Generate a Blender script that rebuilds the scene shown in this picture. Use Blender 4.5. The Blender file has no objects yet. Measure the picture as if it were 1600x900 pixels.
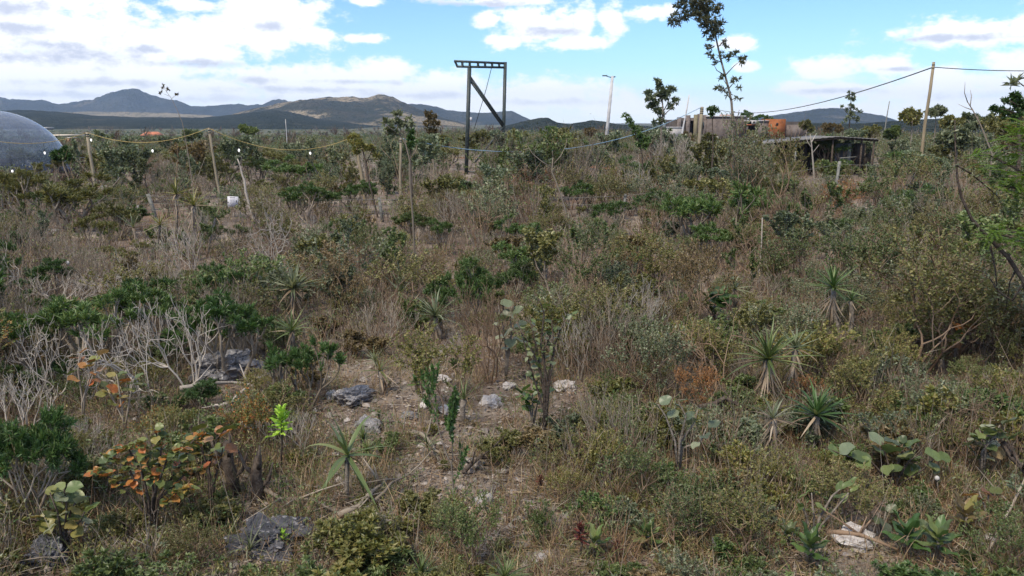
import bpy, math, random
import numpy as np
from mathutils import Vector, Matrix, Euler, noise as mnoise

S = bpy.context.scene
COL = S.collection
RND = random.Random(7)
NR = np.random.default_rng(11)

# ---------------------------------------------------------------- camera
CAMH, FPX, HORIZ = 3.2, 1244.0, 190.0
PITCH = math.atan((450 - HORIZ) / FPX)
cd = bpy.data.cameras.new('camera')
cam = bpy.data.objects.new('camera', cd)
COL.objects.link(cam)
cam.location = (0, 0, CAMH)
cam.rotation_euler = (math.pi / 2 - PITCH, 0, 0)
cd.sensor_width = 36.0
cd.lens = 36.0 * FPX / 1600.0
cd.clip_start = 0.1
cd.clip_end = 20000
S.camera = cam
CR = cam.rotation_euler.to_matrix()


def ray(px, py):
    v = CR @ Vector(((px - 800) / FPX, (450 - py) / FPX, -1.0))
    return v.normalized()


# ---------------------------------------------------------------- exposure, sun, sky
S.view_settings.view_transform = 'Standard'
S.view_settings.look = 'None'
S.view_settings.exposure = 1.48
S.view_settings.gamma = 1.0
S.render.engine = 'CYCLES'
S.cycles.max_bounces = 5
S.cycles.diffuse_bounces = 3
S.cycles.glossy_bounces = 2
S.cycles.transmission_bounces = 3
S.cycles.transparent_max_bounces = 8
S.cycles.volume_bounces = 0
S.cycles.sample_clamp_indirect = 4.0

SUN_EL, SUN_AZ = math.radians(52), math.radians(215)      # azimuth from +Y towards +X
sd = bpy.data.lights.new('sun', 'SUN')
sd.energy = 1.5
sd.angle = math.radians(10)
sd.color = (1.0, 0.88, 0.70)
sun = bpy.data.objects.new('sun', sd)
COL.objects.link(sun)
sdir = Vector((math.sin(SUN_AZ) * math.cos(SUN_EL), math.cos(SUN_AZ) * math.cos(SUN_EL), math.sin(SUN_EL)))
sun.rotation_euler = sdir.to_track_quat('Z', 'Y').to_euler()
sun.location = (0, -20, 40)


class NT:
    """small node helper"""
    def __init__(s, tree):
        s.t = tree
        tree.nodes.clear()

    def n(s, typ, **kw):
        nd = s.t.nodes.new(typ)
        for k, v in kw.items():
            setattr(nd, k, v)
        return nd

    def val(s, sock, v):
        if isinstance(v, bpy.types.NodeSocket):
            s.t.links.new(v, sock)
        elif v is not None:
            sock.default_value = v

    def m(s, op, a, b=None, c=None, clamp=False):
        nd = s.n('ShaderNodeMath', operation=op)
        nd.use_clamp = clamp
        s.val(nd.inputs[0], a)
        s.val(nd.inputs[1], b)
        s.val(nd.inputs[2], c)
        return nd.outputs[0]

    def v(s, op, a, b=None, out=0):
        nd = s.n('ShaderNodeVectorMath', operation=op)
        s.val(nd.inputs[0], a)
        s.val(nd.inputs[1], b)
        return nd.outputs[out]

    def comb(s, x, y, z):
        nd = s.n('ShaderNodeCombineXYZ')
        s.val(nd.inputs[0], x)
        s.val(nd.inputs[1], y)
        s.val(nd.inputs[2], z)
        return nd.outputs[0]

    def noise(s, vec, scale, detail=4, rough=0.55, out=0):
        nd = s.n('ShaderNodeTexNoise')
        s.val(nd.inputs['Vector'], vec)
        nd.inputs['Scale'].default_value = scale
        nd.inputs['Detail'].default_value = detail
        nd.inputs['Roughness'].default_value = rough
        return nd.outputs[out]

    def smooth(s, x, a, b, o0=0.0, o1=1.0):
        nd = s.n('ShaderNodeMapRange', interpolation_type='SMOOTHSTEP')
        s.val(nd.inputs[0], x)
        for i, q in enumerate((a, b, o0, o1)):
            nd.inputs[1 + i].default_value = q
        return nd.outputs[0]

    def mix(s, f, a, b, mode='MIX'):
        nd = s.n('ShaderNodeMix', data_type='RGBA', blend_type=mode)
        s.val(nd.inputs[0], f)
        for k, q in ((6, a), (7, b)):
            if isinstance(q, (tuple, list)):
                q = tuple(q) + (1.0,) * (4 - len(q))
            s.val(nd.inputs[k], q)
        return nd.outputs[2]

    def link(s, a, b):
        s.t.links.new(a, b)


world = bpy.data.worlds.new('World')
S.world = world
world.use_nodes = True


def build_world():
    T = NT(world.node_tree)
    sky = T.n('ShaderNodeTexSky', sky_type='NISHITA')
    sky.sun_disc = False
    sky.sun_elevation = SUN_EL
    sky.sun_rotation = SUN_AZ
    sky.altitude = 900
    sky.air_density = 1.0
    sky.dust_density = 0.4
    sky.ozone_density = 1.0
    tc = T.n('ShaderNodeTexCoord')
    sep = T.n('ShaderNodeSeparateXYZ')
    T.link(tc.outputs['Generated'], sep.inputs[0])
    az = T.m('ARCTAN2', sep.outputs[0], sep.outputs[1])
    el = T.m('ARCSINE', sep.outputs[2])
    p = T.comb(az, el, 0.0)
    pn = T.comb(az, T.m('MULTIPLY', el, 1.7), 0.0)
    n_big = T.noise(pn, 9.0, 5, 0.6)
    n_fine = T.noise(pn, 30.0, 9, 0.68)

    def field(lst):
        out = None
        for (px, py, rx, ry) in lst:
            d = ray(px, py)
            a, e = math.atan2(d.x, d.y), math.asin(d.z)
            q = T.v('SUBTRACT', p, (a, e, 0))
            q = T.v('MULTIPLY', q, (FPX / rx, FPX / ry, 0))
            l = T.v('LENGTH', q, out=1)
            out = l if out is None else T.m('MINIMUM', out, l)
        return T.m('SUBTRACT', 1.0, out)
    clouds = [(40, 40, 260, 60), (250, 70, 190, 36), (420, 30, 95, 55), (330, 55, 170, 30), (100, 105, 260, 40), (250, 140, 330, 26), (470, 55, 70, 16), (570, 60, 36, 9),
              (300, 8, 60, 11), (60, 150, 260, 20), (470, 125, 190, 30), (590, 112, 70, 24), (560, 145, 260, 26), (700, 130, 60, 22), (760, 30, 26, 14), (845, 38, 78, 34), (785, 66, 34, 15),
              (912, 36, 24, 30), (955, 35, 26, 32), (900, 65, 60, 14), (855, 150, 150, 30), (700, 160, 260, 22), (980, 165, 120, 22), (1010, 20, 50, 12), (1155, 68, 34, 13), (1162, 105, 22, 9),
              (1290, 112, 62, 22), (1250, 135, 40, 12), (1310, 140, 70, 14), (1385, 102, 42, 17), (1480, 140, 110, 34), (1540, 165, 160, 26), (1520, 52, 120, 22), (1600, 100, 60, 26), (1620, 40, 70, 22),
              (1300, 175, 200, 14), (570, 2, 34, 7), (1690, 130, 90, 60), (-120, 90, 150, 90), (780, 3, 120, 7)]
    E = T.m('MAXIMUM', field(clouds), -0.7)
    # away from the mapped part of the sky the same kind of cloud goes on
    outside = T.smooth(T.m('MAXIMUM', T.m('DIVIDE', T.m('ABSOLUTE', az), 0.68), T.m('DIVIDE', el, 0.165)), 0.98, 1.15)
    G = T.m('MULTIPLY', T.m('SUBTRACT', n_big, 0.47), 3.6)
    E = T.m('ADD', T.m('MULTIPLY', E, T.m('SUBTRACT', 1.0, outside)), T.m('MULTIPLY', G, outside))
    wob = T.m('ADD', T.m('MULTIPLY', T.m('SUBTRACT', n_fine, 0.5), 2.5), T.m('MULTIPLY', T.m('SUBTRACT', n_big, 0.5), 0.8))
    f = T.m('ADD', E, wob)
    mask = T.smooth(f, -0.12, 0.52)
    shades = [(20, 42, 60, 12), (110, 88, 95, 17), (225, 78, 40, 7), (80, 70, 60, 12), (20, 12, 60, 14), (150, 130, 120, 7), (60, 148, 160, 6), (330, 155, 200, 7), (395, 125, 40, 8),
              (860, 50, 70, 9), (470, 140, 130, 6), (640, 150, 120, 8), (850, 160, 120, 7), (560, 128, 90, 5), (740, 6, 120, 8), (1400, 108, 30, 4), (1470, 60, 90, 6), (300, 100, 70, 7), (420, 42, 34, 8),
              (1540, 150, 80, 8), (1310, 142, 60, 5)]
    sh = T.m('ADD', T.m('MAXIMUM', field(shades), -0.5), T.m('MULTIPLY', T.m('SUBTRACT', n_fine, 0.56), 4.0))
    sh = T.m('ADD', T.m('MULTIPLY', sh, T.m('SUBTRACT', 1.0, outside)), T.m('MULTIPLY', T.m('MULTIPLY', T.m('SUBTRACT', f, 0.55), 0.8), outside))
    sh = T.smooth(sh, -0.35, 0.9)
    K = 10.0
    ccol = T.mix(sh, (.62 * K, .63 * K, .65 * K), (0.35 * K, 0.375 * K, 0.45 * K))
    base = T.mix(1.0, sky.outputs[0], (.52, .70, .93), 'MULTIPLY')
    col = T.mix(T.m('MULTIPLY', mask, 0.97), base, ccol)
    col = T.mix(T.m('MULTIPLY', T.smooth(el, 0.07, -0.01), 0.8), col, (.60 * K, .63 * K, .66 * K))
    bg = T.n('ShaderNodeBackground')
    bg.inputs[1].default_value = 0.077
    T.link(col, bg.inputs[0])
    o = T.n('ShaderNodeOutputWorld')
    T.link(bg.outputs[0], o.inputs[0])


build_world()
world.cycles.sampling_method = 'MANUAL'
world.cycles.sample_map_resolution = 512


# ---------------------------------------------------------------- terrain function and picking
def gz(x, y):
    r = math.hypot(x, y)
    near = 0.10 * mnoise.noise((x * 0.22, y * 0.22, 3.1)) + 0.05 * mnoise.noise((x * 0.7, y * 0.7, 8.3)) + 0.02 * mnoise.noise((x * 2.3, y * 2.3, 1.3))
    near *= max(0.0, min(1.0, (160 - r) / 60))
    fall = -6.0 * min(1.0, max(0.0, (r - 70) / 500.0)) ** 0.9
    big = 1.2 * mnoise.noise((x * 0.006, y * 0.006, 5.0)) * min(1.0, max(0.0, (r - 60) / 250.0))
    return near + fall + big


def gp(px, py, off=0.0):
    """the point of the ground seen at a place in the photograph"""
    d = ray(px, py)
    t, z0 = 1.0, CAMH
    step = 0.25
    while t < 4000:
        q = Vector((0, 0, CAMH)) + d * t
        if q.z <= gz(q.x, q.y):
            a, b = t - step, t
            for _ in range(18):
                mid = (a + b) / 2
                q = Vector((0, 0, CAMH)) + d * mid
                if q.z <= gz(q.x, q.y):
                    b = mid
                else:
                    a = mid
            break
        t += step
        step = max(0.25, t * 0.01)
    q = Vector((0, 0, CAMH)) + d * t
    q.z = gz(q.x, q.y) + off
    return q


def at(px, py, Y):
    """a point at depth Y (metres along +Y)"""
    d = ray(px, py)
    return Vector((0, 0, CAMH)) + d * (Y / d.y)


def base_at(px, Y):
    d = ray(px, HORIZ)
    x = d.x / d.y * Y
    return Vector((x, Y, gz(x, Y)))


def project(p):
    q = CR.transposed() @ (Vector(p) - Vector((0, 0, CAMH)))
    if q.z > -0.1:
        return None
    return (800 + q.x / -q.z * FPX, 450 - q.y / -q.z * FPX, -q.z)


# ---------------------------------------------------------------- mesh builder
def nrm(a):
    return a / np.maximum(np.linalg.norm(a, axis=-1, keepdims=True), 1e-9)


class MB:
    def __init__(s):
        s.V, s.L, s.C, s.M = [], [], [], []
        s.n = 0

    def arr(s, verts, loops, counts, mi=0):
        verts = np.asarray(verts, dtype=np.float64).reshape(-1, 3)
        s.V.append(verts)
        s.L.append(np.asarray(loops, dtype=np.int32).ravel() + s.n)
        counts = np.asarray(counts, dtype=np.int32).ravel()
        s.C.append(counts)
        s.M.append(np.full(len(counts), mi, dtype=np.int32))
        s.n += len(verts)

    def add(s, verts, faces, mi=0):
        s.arr(verts, [i for f in faces for i in f], [len(f) for f in faces], mi)

    def tube(s, pts, radii, sides=5, mi=0, cap=True):
        P = np.asarray([tuple(p) for p in pts], dtype=np.float64)
        k = len(P)
        R = np.broadcast_to(np.asarray(radii, dtype=np.float64), (k,))
        T = np.empty_like(P)
        T[1:-1] = P[2:] - P[:-2]
        T[0] = P[1] - P[0]
        T[-1] = P[-1] - P[-2]
        T = nrm(T)
        ref = np.array([1.0, 0.13, 0.07]) if abs(T[:, 0]).mean() < 0.8 else np.array([0.1, 1.0, 0.05])
        A = nrm(np.cross(T, ref))
        B = np.cross(T, A)
        ang = np.arange(sides) * 2 * math.pi / sides
        ring = P[:, None, :] + R[:, None, None] * (A[:, None, :] * np.cos(ang)[None, :, None] + B[:, None, :] * np.sin(ang)[None, :, None])
        i = np.arange(k - 1)[:, None] * sides
        j = np.arange(sides)[None, :]
        j2 = (j + 1) % sides
        q = np.stack([i + j, i + j2, i + sides + j2, i + sides + j], -1).reshape(-1)
        cnt = [4] * ((k - 1) * sides)
        lo = list(q)
        if cap:
            lo += list(range(sides))[::-1] + list(range((k - 1) * sides, k * sides))
            cnt += [sides, sides]
        s.arr(ring.reshape(-1, 3), lo, cnt, mi)

    def box(s, c, size, rot=None, mi=0):
        hx, hy, hz = size[0] / 2, size[1] / 2, size[2] / 2
        vs = [Vector((x, y, z)) for x in (-hx, hx) for y in (-hy, hy) for z in (-hz, hz)]
        if rot is not None:
            vs = [rot @ v for v in vs]
        vs = [v + Vector(c) for v in vs]
        s.add([tuple(v) for v in vs], [(0, 1, 3, 2), (4, 6, 7, 5), (0, 4, 5, 1), (2, 3, 7, 6), (0, 2, 6, 4), (1, 5, 7, 3)], mi)

    def bar(s, a, b, w, h=None, mi=0):
        a, b = Vector(a), Vector(b)
        d = b - a
        rot = d.to_track_quat('Z', 'Y').to_matrix()
        s.box((a + b) / 2, (w, h or w, d.length), rot, mi)

    def leaves(s, pos, dr, up, L, W, fold=0.22, droop=0.15, mi=0):
        """small four-point leaves, folded along the midrib"""
        pos, dr = np.asarray(pos), nrm(np.asarray(dr))
        side = nrm(np.cross(dr, np.asarray(up)))
        nm = np.cross(side, dr)
        L = np.asarray(L)[:, None]
        W = np.asarray(W)[:, None]
        a = pos
        tip = pos + dr * L - nm * L * droop
        l = pos + dr * L * 0.5 + side * W * 0.5 + nm * W * fold
        r = pos + dr * L * 0.5 - side * W * 0.5 + nm * W * fold
        n = len(pos)
        V = np.stack([a, l, tip, r], 1).reshape(-1, 3)
        b = np.arange(n)[:, None] * 4
        F = np.concatenate([b + 0, b + 2, b + 1, b + 0, b + 3, b + 2], 1)
        s.arr(V, F, np.full(2 * n, 3), mi)

    def blades(s, pos, dr, bend, L, W, mi=0):
        """curved grass blades: strips of two quads and a tip; bend = horizontal displacement of the tip"""
        pos, dr, bend = np.asarray(pos), nrm(np.asarray(dr)), np.asarray(bend)
        n = len(pos)
        L = np.asarray(L)[:, None]
        W = np.asarray(W)[:, None]
        side = nrm(np.cross(dr, nrm(bend + 1e-4) + np.array([0.01, 0.02, 0.0])))
        p1 = pos + dr * L * 0.45 + bend * 0.22
        p2 = pos + dr * L * 0.78 + bend * 0.62
        tip = pos + dr * L * 0.95 + bend
        V = np.stack([pos - side * W * 0.5, pos + side * W * 0.5, p1 - side * W * 0.45, p1 + side * W * 0.45, p2 - side * W * 0.3, p2 + side * W * 0.3, tip], 1).reshape(-1, 3)
        b = np.arange(n)[:, None] * 7
        F = np.concatenate([b, b + 1, b + 3, b + 2, b + 2, b + 3, b + 5, b + 4, b + 4, b + 5, b + 6], 1)
        s.arr(V, F, np.tile([4, 4, 3], n), mi)

    def mesh(s, name, mats, smooth=False):
        me = bpy.data.meshes.new(name)
        V = np.concatenate(s.V)
        L = np.concatenate(s.L)
        C = np.concatenate(s.C)
        M = np.concatenate(s.M)
        me.vertices.add(len(V))
        me.vertices.foreach_set('co', V.ravel())
        me.loops.add(len(L))
        me.loops.foreach_set('vertex_index', L)
        me.polygons.add(len(C))
        st = np.concatenate([[0], np.cumsum(C)[:-1]]).astype(np.int32)
        me.polygons.foreach_set('loop_start', st)
        me.polygons.foreach_set('loop_total', C)
        me.polygons.foreach_set('material_index', M)
        if smooth:
            me.polygons.foreach_set('use_smooth', np.ones(len(C), dtype=bool))
        for m in (mats if isinstance(mats, (list, tuple)) else [mats]):
            me.materials.append(m)
        me.update(calc_edges=True)
        return me


def obj(name, me, parent=None, loc=(0, 0, 0), rot=None, scale=None):
    o = bpy.data.objects.new(name, me)
    COL.objects.link(o)
    o.location = loc
    if rot is not None:
        o.rotation_euler = rot
    if scale is not None:
        o.scale = scale
    if parent is not None:
        o.parent = parent
    return o


def tag(o, label=None, cat=None, group=None, kind=None):
    if label:
        o['label'] = label
    if cat:
        o['category'] = cat
    if group:
        o['group'] = group
    if kind:
        o['kind'] = kind
    return o


LAND = []          # (phrase, px, py) landmarks for the labels of the many small plants
KEEP = []          # (x0, y0, x1, y1, depth): views that smaller plants must not cover


def keep(x0, y0, x1, y1, depth):
    KEEP.append((x0, y0, x1, y1, depth))


def land(phrase, px, py):
    LAND.append((phrase, px, py))


# ---------------------------------------------------------------- materials
def mat_leaf(name, cols, trans=0.25, rough=0.42, var=0.35, spec=0.5, ow=0.2):
    m = bpy.data.materials.new(name)
    m.use_nodes = True
    T = NT(m.node_tree)
    geo = T.n('ShaderNodeNewGeometry')
    oi = T.n('ShaderNodeObjectInfo')
    rp = T.n('ShaderNodeValToRGB')
    rp.color_ramp.interpolation = 'LINEAR'
    els = rp.color_ramp.elements
    while len(els) < len(cols):
        els.new(0.5)
    for i, c in enumerate(cols):
        els[i].position = i / max(1, len(cols) - 1)
        els[i].color = tuple(c) + (1,)
    x = T.m('ADD', T.m('MULTIPLY', geo.outputs['Random Per Island'], 1 - ow), T.m('MULTIPLY', oi.outputs['Random'], ow))
    T.link(x, rp.inputs[0])
    b = T.m('ADD', 1 - var / 2, T.m('MULTIPLY', oi.outputs['Random'], var))
    col = T.mix(1.0, rp.outputs[0], T.comb(b, b, b), 'MULTIPLY')
    pr = T.n('ShaderNodeBsdfPrincipled')
    T.link(col, pr.inputs['Base Color'])
    pr.inputs['Roughness'].default_value = rough
    pr.inputs['Specular IOR Level'].default_value = spec
    tr = T.n('ShaderNodeBsdfTranslucent')
    T.link(T.mix(1.0, col, (1.25, 1.2, 0.7), 'MULTIPLY'), tr.inputs[0])
    mx = T.n('ShaderNodeMixShader')
    mx.inputs[0].default_value = trans
    T.link(pr.outputs[0], mx.inputs[1])
    T.link(tr.outputs[0], mx.inputs[2])
    o = T.n('ShaderNodeOutputMaterial')
    T.link(mx.outputs[0], o.inputs[0])
    return m


def mat_solid(name, c1, c2=None, scale=8.0, rough=0.85, spec=0.2, bump=0.0, metal=0.0, stretch=(1, 1, 1), detail=4, c3=None, emit=0.0, var=0.2):
    m = bpy.data.materials.new(name)
    m.use_nodes = True
    T = NT(m.node_tree)
    tc = T.n('ShaderNodeTexCoord')
    oi = T.n('ShaderNodeObjectInfo')
    vec = T.v('MULTIPLY', tc.outputs['Object'], stretch)
    n1 = T.noise(vec, scale, detail, 0.6)
    col = T.mix(T.smooth(n1, 0.35, 0.65), c1, c2 or c1)
    if c3:
        n2 = T.noise(vec, scale * 3.3, 3, 0.6)
        col = T.mix(T.smooth(n2, 0.58, 0.68), col, c3)
    b = T.m('ADD', 1 - var / 2, T.m('MULTIPLY', oi.outputs['Random'], var))
    col = T.mix(1.0, col, T.comb(b, b, b), 'MULTIPLY')
    pr = T.n('ShaderNodeBsdfPrincipled')
    T.link(col, pr.inputs['Base Color'])
    pr.inputs['Roughness'].default_value = rough
    pr.inputs['Specular IOR Level'].default_value = spec
    pr.inputs['Metallic'].default_value = metal
    if emit:
        T.link(col, pr.inputs['Emission Color'])
        pr.inputs['Emission Strength'].default_value = emit
    if bump:
        bp = T.n('ShaderNodeBump')
        bp.inputs['Strength'].default_value = bump
        bp.inputs['Distance'].default_value = 0.05
        T.link(n1, bp.inputs['Height'])
        T.link(bp.outputs[0], pr.inputs['Normal'])
    o = T.n('ShaderNodeOutputMaterial')
    T.link(pr.outputs[0], o.inputs[0])
    return m


LEAF_COLS = {
    'dark':   ('leaf_dark_green', [(0.033, 0.071, 0.021), (0.053, 0.112, 0.033), (0.077, 0.147, 0.041), (0.118, 0.153, 0.059)]),
    'vivid':  ('leaf_green', [(.045, .088, .028), (.072, .132, .040), (.105, .17, .05), (.145, .19, .068)]),
    'olive':  ('leaf_olive', [(0.094, 0.100, 0.035), (0.142, 0.147, 0.050), (0.189, 0.189, 0.065), (0.271, 0.236, 0.094)]),
    'grey':   ('leaf_grey_green', [(0.100, 0.118, 0.065), (0.142, 0.171, 0.094), (0.195, 0.224, 0.130), (0.271, 0.283, 0.189)]),
    'yellow': ('leaf_yellow_green', [(.10, .12, .035), (.15, .165, .045), (.21, .20, .06), (.27, .21, .075)]),
    'brown':  ('leaf_brown_olive', [(0.100, 0.077, 0.041), (0.153, 0.118, 0.059), (0.189, 0.153, 0.071), (0.283, 0.189, 0.094)]),
    'mid':    ('leaf_mid_green', [(0.065, 0.094, 0.035), (0.100, 0.142, 0.047), (0.130, 0.177, 0.059), (0.189, 0.212, 0.083)]),
    'orange': ('leaf_orange', [(0.189, 0.088, 0.041), (0.283, 0.124, 0.047), (0.378, 0.189, 0.065), (0.283, 0.189, 0.100)]),
    'autumn': ('leaf_autumn', [(0.083, 0.118, 0.047), (0.118, 0.165, 0.059), (0.153, 0.189, 0.059), (0.201, 0.212, 0.065), (0.307, 0.212, 0.059), (0.401, 0.165, 0.047), (0.307, 0.094, 0.035)]),
    'lime':   ('leaf_lime', [(0.236, 0.425, 0.035), (0.330, 0.543, 0.059), (0.425, 0.614, 0.094)]),
    'fresh':  ('leaf_fresh_green', [(0.10, 0.19, 0.035), (0.15, 0.26, 0.055), (0.21, 0.31, 0.075)], .4),
    'purple': ('leaf_dark_red', [(0.059, 0.018, 0.018), (0.106, 0.029, 0.024), (0.165, 0.047, 0.035)]),
    'blue':   ('leaf_blue_green', [(0.077, 0.100, 0.059), (0.112, 0.147, 0.088), (0.165, 0.201, 0.118), (0.236, 0.260, 0.165)]),
    'leaning': ('leaf_dull_green', [(0.094, 0.112, 0.077), (0.130, 0.153, 0.106), (0.177, 0.177, 0.106), (0.224, 0.177, 0.106)], .45),
    'dead':   ('leaf_dead', [(0.165, 0.118, 0.077), (0.260, 0.195, 0.130), (0.354, 0.283, 0.201)], .1),
}
LEAF = {k: mat_leaf(v[0], v[1], v[2] if len(v) > 2 else .25) for k, v in LEAF_COLS.items()}
# the same colours for leaves that are objects of their own: each takes one shade
LEAF1 = {k: mat_leaf('single_' + v[0], v[1], v[2] if len(v) > 2 else .25, ow=1.0) for k, v in LEAF_COLS.items()}
STRAW = mat_leaf('straw', [(.22, .14, .065), (.32, .22, .11), (.42, .31, .17), (.50, .41, .26)], trans=0.15, var=0.1)
STRAW2 = mat_leaf('brown_grass', [(.15, .085, .045), (.22, .13, .07), (.30, .19, .11)], trans=0.15, var=0.1)
GREENG = mat_leaf('green_grass', [(.10, .13, .04), (.15, .18, .06), (.22, .23, .10)], trans=0.2, var=0.1)
LITTER = mat_leaf('litter', [(.11, .075, .05), (.18, .125, .085), (.27, .205, .15), (.38, .31, .24)], trans=0.0, var=0.1)
TWIG = mat_leaf('bark_grey', [(.145, .118, .09), (.23, .195, .155), (.33, .29, .24)], trans=0.0, rough=0.9, var=0.5, spec=0.1)
TWIGP = mat_leaf('bark_pale', [(.25, .22, .19), (.36, .325, .285), (.47, .43, .38)], trans=0.0, rough=0.9, var=0.3, spec=0.1)
TWIGR = mat_leaf('bark_red_grey', [(.13, .085, .055), (.21, .145, .10), (.30, .225, .165)], trans=0.0, rough=0.9, var=0.4, spec=0.1)
BARKD = mat_solid('bark_dark', (.055, .042, .035), (.11, .09, .075), 14, 0.95, 0.1, 0.6)
BARKG = mat_solid('bark_brown_grey', (.13, .11, .09), (.24, .21, .18), 16, 0.95, 0.1, 0.6)
WOODP = mat_solid('post_wood', (.21, .18, .13), (.30, .26, .19), 6, 0.85, 0.2, 0.4, stretch=(5, 5, 0.5), c3=(.22, .17, .11))
WOODG = mat_solid('post_grey_wood', (.16, .16, .145), (.24, .24, .22), 6, 0.85, 0.2, 0.3, stretch=(5, 5, .6), c3=(.18, .17, .15))
WOODT = mat_solid('pole_wood', (.20, .16, .10), (.29, .24, .16), 4, 0.8, 0.2, 0.4, stretch=(4, 4, .35), c3=(.24, .18, .11))
CONC = mat_solid('concrete', (.42, .42, .43), (.55, .55, .56), 3, 0.9, 0.2, 0.2)
STEEL = mat_solid('dark_steel_paint', (.022, .035, .038), (.04, .055, .055), 5, 0.5, 0.4, 0.0, c3=(.09, .06, .04))
ROCK = mat_solid('rock_grey', (.15, .15, .16), (.30, .29, .29), 3.2, 0.95, 0.15, 1.0, c3=(.50, .48, .46), detail=8)
ROCKD = mat_solid('rock_dark', (.055, .058, .068), (.12, .12, .135), 3, 0.9, 0.2, 1.0, c3=(.30, .29, .30), detail=9)
ROCKW = mat_solid('rock_white', (.40, .37, .35), (.58, .55, .53), 7, 0.95, 0.15, 0.6, c3=(.24, .20, .18), detail=6, var=0.5)


def mat_ground():
    m = bpy.data.materials.new('soil')
    m.use_nodes = True
    T = NT(m.node_tree)
    tc = T.n('ShaderNodeTexCoord')
    P = tc.outputs['Object']
    sep = T.n('ShaderNodeSeparateXYZ')
    T.link(P, sep.inputs[0])
    flat = T.comb(sep.outputs[0], sep.outputs[1], 0.0)
    r = T.v('LENGTH', flat, out=1)
    a = T.noise(P, 0.55, 5, 0.6)
    b = T.noise(P, 3.4, 6, 0.65)
    c = T.noise(P, 19.0, 5, 0.7)
    soil = T.mix(T.smooth(b, 0.3, 0.7), (.10, .076, .062), (.22, .175, .145))
    soil = T.mix(T.smooth(a, 0.48, 0.62), soil, (.29, .245, .20))
    soil = T.mix(T.smooth(c, 0.60, 0.70), soil, (.40, .36, .32))
    soil = T.mix(T.smooth(T.noise(P, 0.09, 3), 0.55, 0.72), soil, (.23, .12, .075))
    d1 = T.noise(P, 0.06, 5, 0.65)
    d2 = T.noise(P, 0.011, 5, 0.6)
    scr = T.mix(T.smooth(d1, 0.35, 0.62), (.060, .072, .040), (.11, .11, .065))
    scr = T.mix(T.smooth(d2, 0.54, 0.66), scr, (.20, .155, .10))
    col = T.mix(T.smooth(r, 60, 220), soil, scr)
    pr = T.n('ShaderNodeBsdfPrincipled')
    T.link(col, pr.inputs['Base Color'])
    pr.inputs['Roughness'].default_value = 0.95
    pr.inputs['Specular IOR Level'].default_value = 0.1
    bp = T.n('ShaderNodeBump')
    bp.inputs['Strength'].default_value = 0.9
    bp.inputs['Distance'].default_value = 0.05
    T.link(T.m('ADD', b, T.m('MULTIPLY', c, 0.5)), bp.inputs['Height'])
    T.link(bp.outputs[0], pr.inputs['Normal'])
    o = T.n('ShaderNodeOutputMaterial')
    T.link(pr.outputs[0], o.inputs[0])
    return m


def build_ground():
    th = sorted(set([round(-52 + 0.5 * i, 3) for i in range(209)] + [round(52 + 4 * i, 3) for i in range(1, 64)]))
    th = [t for t in th if t < 308]
    rad = [0.8]
    while rad[-1] < 4300:
        rad.append(rad[-1] * 1.028)
    V, F = [(0, 0, gz(0, 0))], []
    nt = len(th)
    for r in rad:
        for t in th:
            a = math.radians(t)
            x, y = r * math.sin(a), r * math.cos(a)
            V.append((x, y, gz(x, y)))
    for j in range(nt):
        F.append((0, 1 + (j + 1) % nt, 1 + j))
    for i in range(len(rad) - 1):
        for j in range(nt):
            a, b = 1 + i * nt + j, 1 + i * nt + (j + 1) % nt
            F.append((a, b, b + nt, a + nt))
    mb = MB()
    mb.add(V, F)
    o = obj('ground', mb.mesh('ground', mat_ground(), True))
    tag(o, 'stony brown ground under the scrub running out to the hills', 'ground', kind='structure')


build_ground()


def mat_hill(name, c1, c2, c3, s1, s2, t3=0.56, speck=(.03, .04, .025), sp=0.62):
    m = bpy.data.materials.new(name)
    m.use_nodes = True
    T = NT(m.node_tree)
    tc = T.n('ShaderNodeTexCoord')
    P = tc.outputs['Object']
    a, b = T.noise(P, s1, 6, 0.62), T.noise(P, s2, 6, 0.6)
    c = T.noise(P, s1 * 9, 3, 0.6)
    col = T.mix(T.smooth(a, 0.38, 0.62), c1, c2)
    col = T.mix(T.smooth(b, t3, t3 + 0.08), col, c3)
    col = T.mix(T.smooth(c, sp - .04, sp + .03), col, speck)
    pr = T.n('ShaderNodeBsdfPrincipled')
    T.link(col, pr.inputs['Base Color'])
    pr.inputs['Roughness'].default_value = 1.0
    pr.inputs['Specular IOR Level'].default_value = 0.0
    bp = T.n('ShaderNodeBump')
    bp.inputs['Strength'].default_value = 1.0
    bp.inputs['Distance'].default_value = 14.0
    T.link(T.m('ADD', a, c), bp.inputs['Height'])
    T.link(bp.outputs[0], pr.inputs['Normal'])
    o = T.n('ShaderNodeOutputMaterial')
    T.link(pr.outputs[0], o.inputs[0])
    return m


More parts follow.
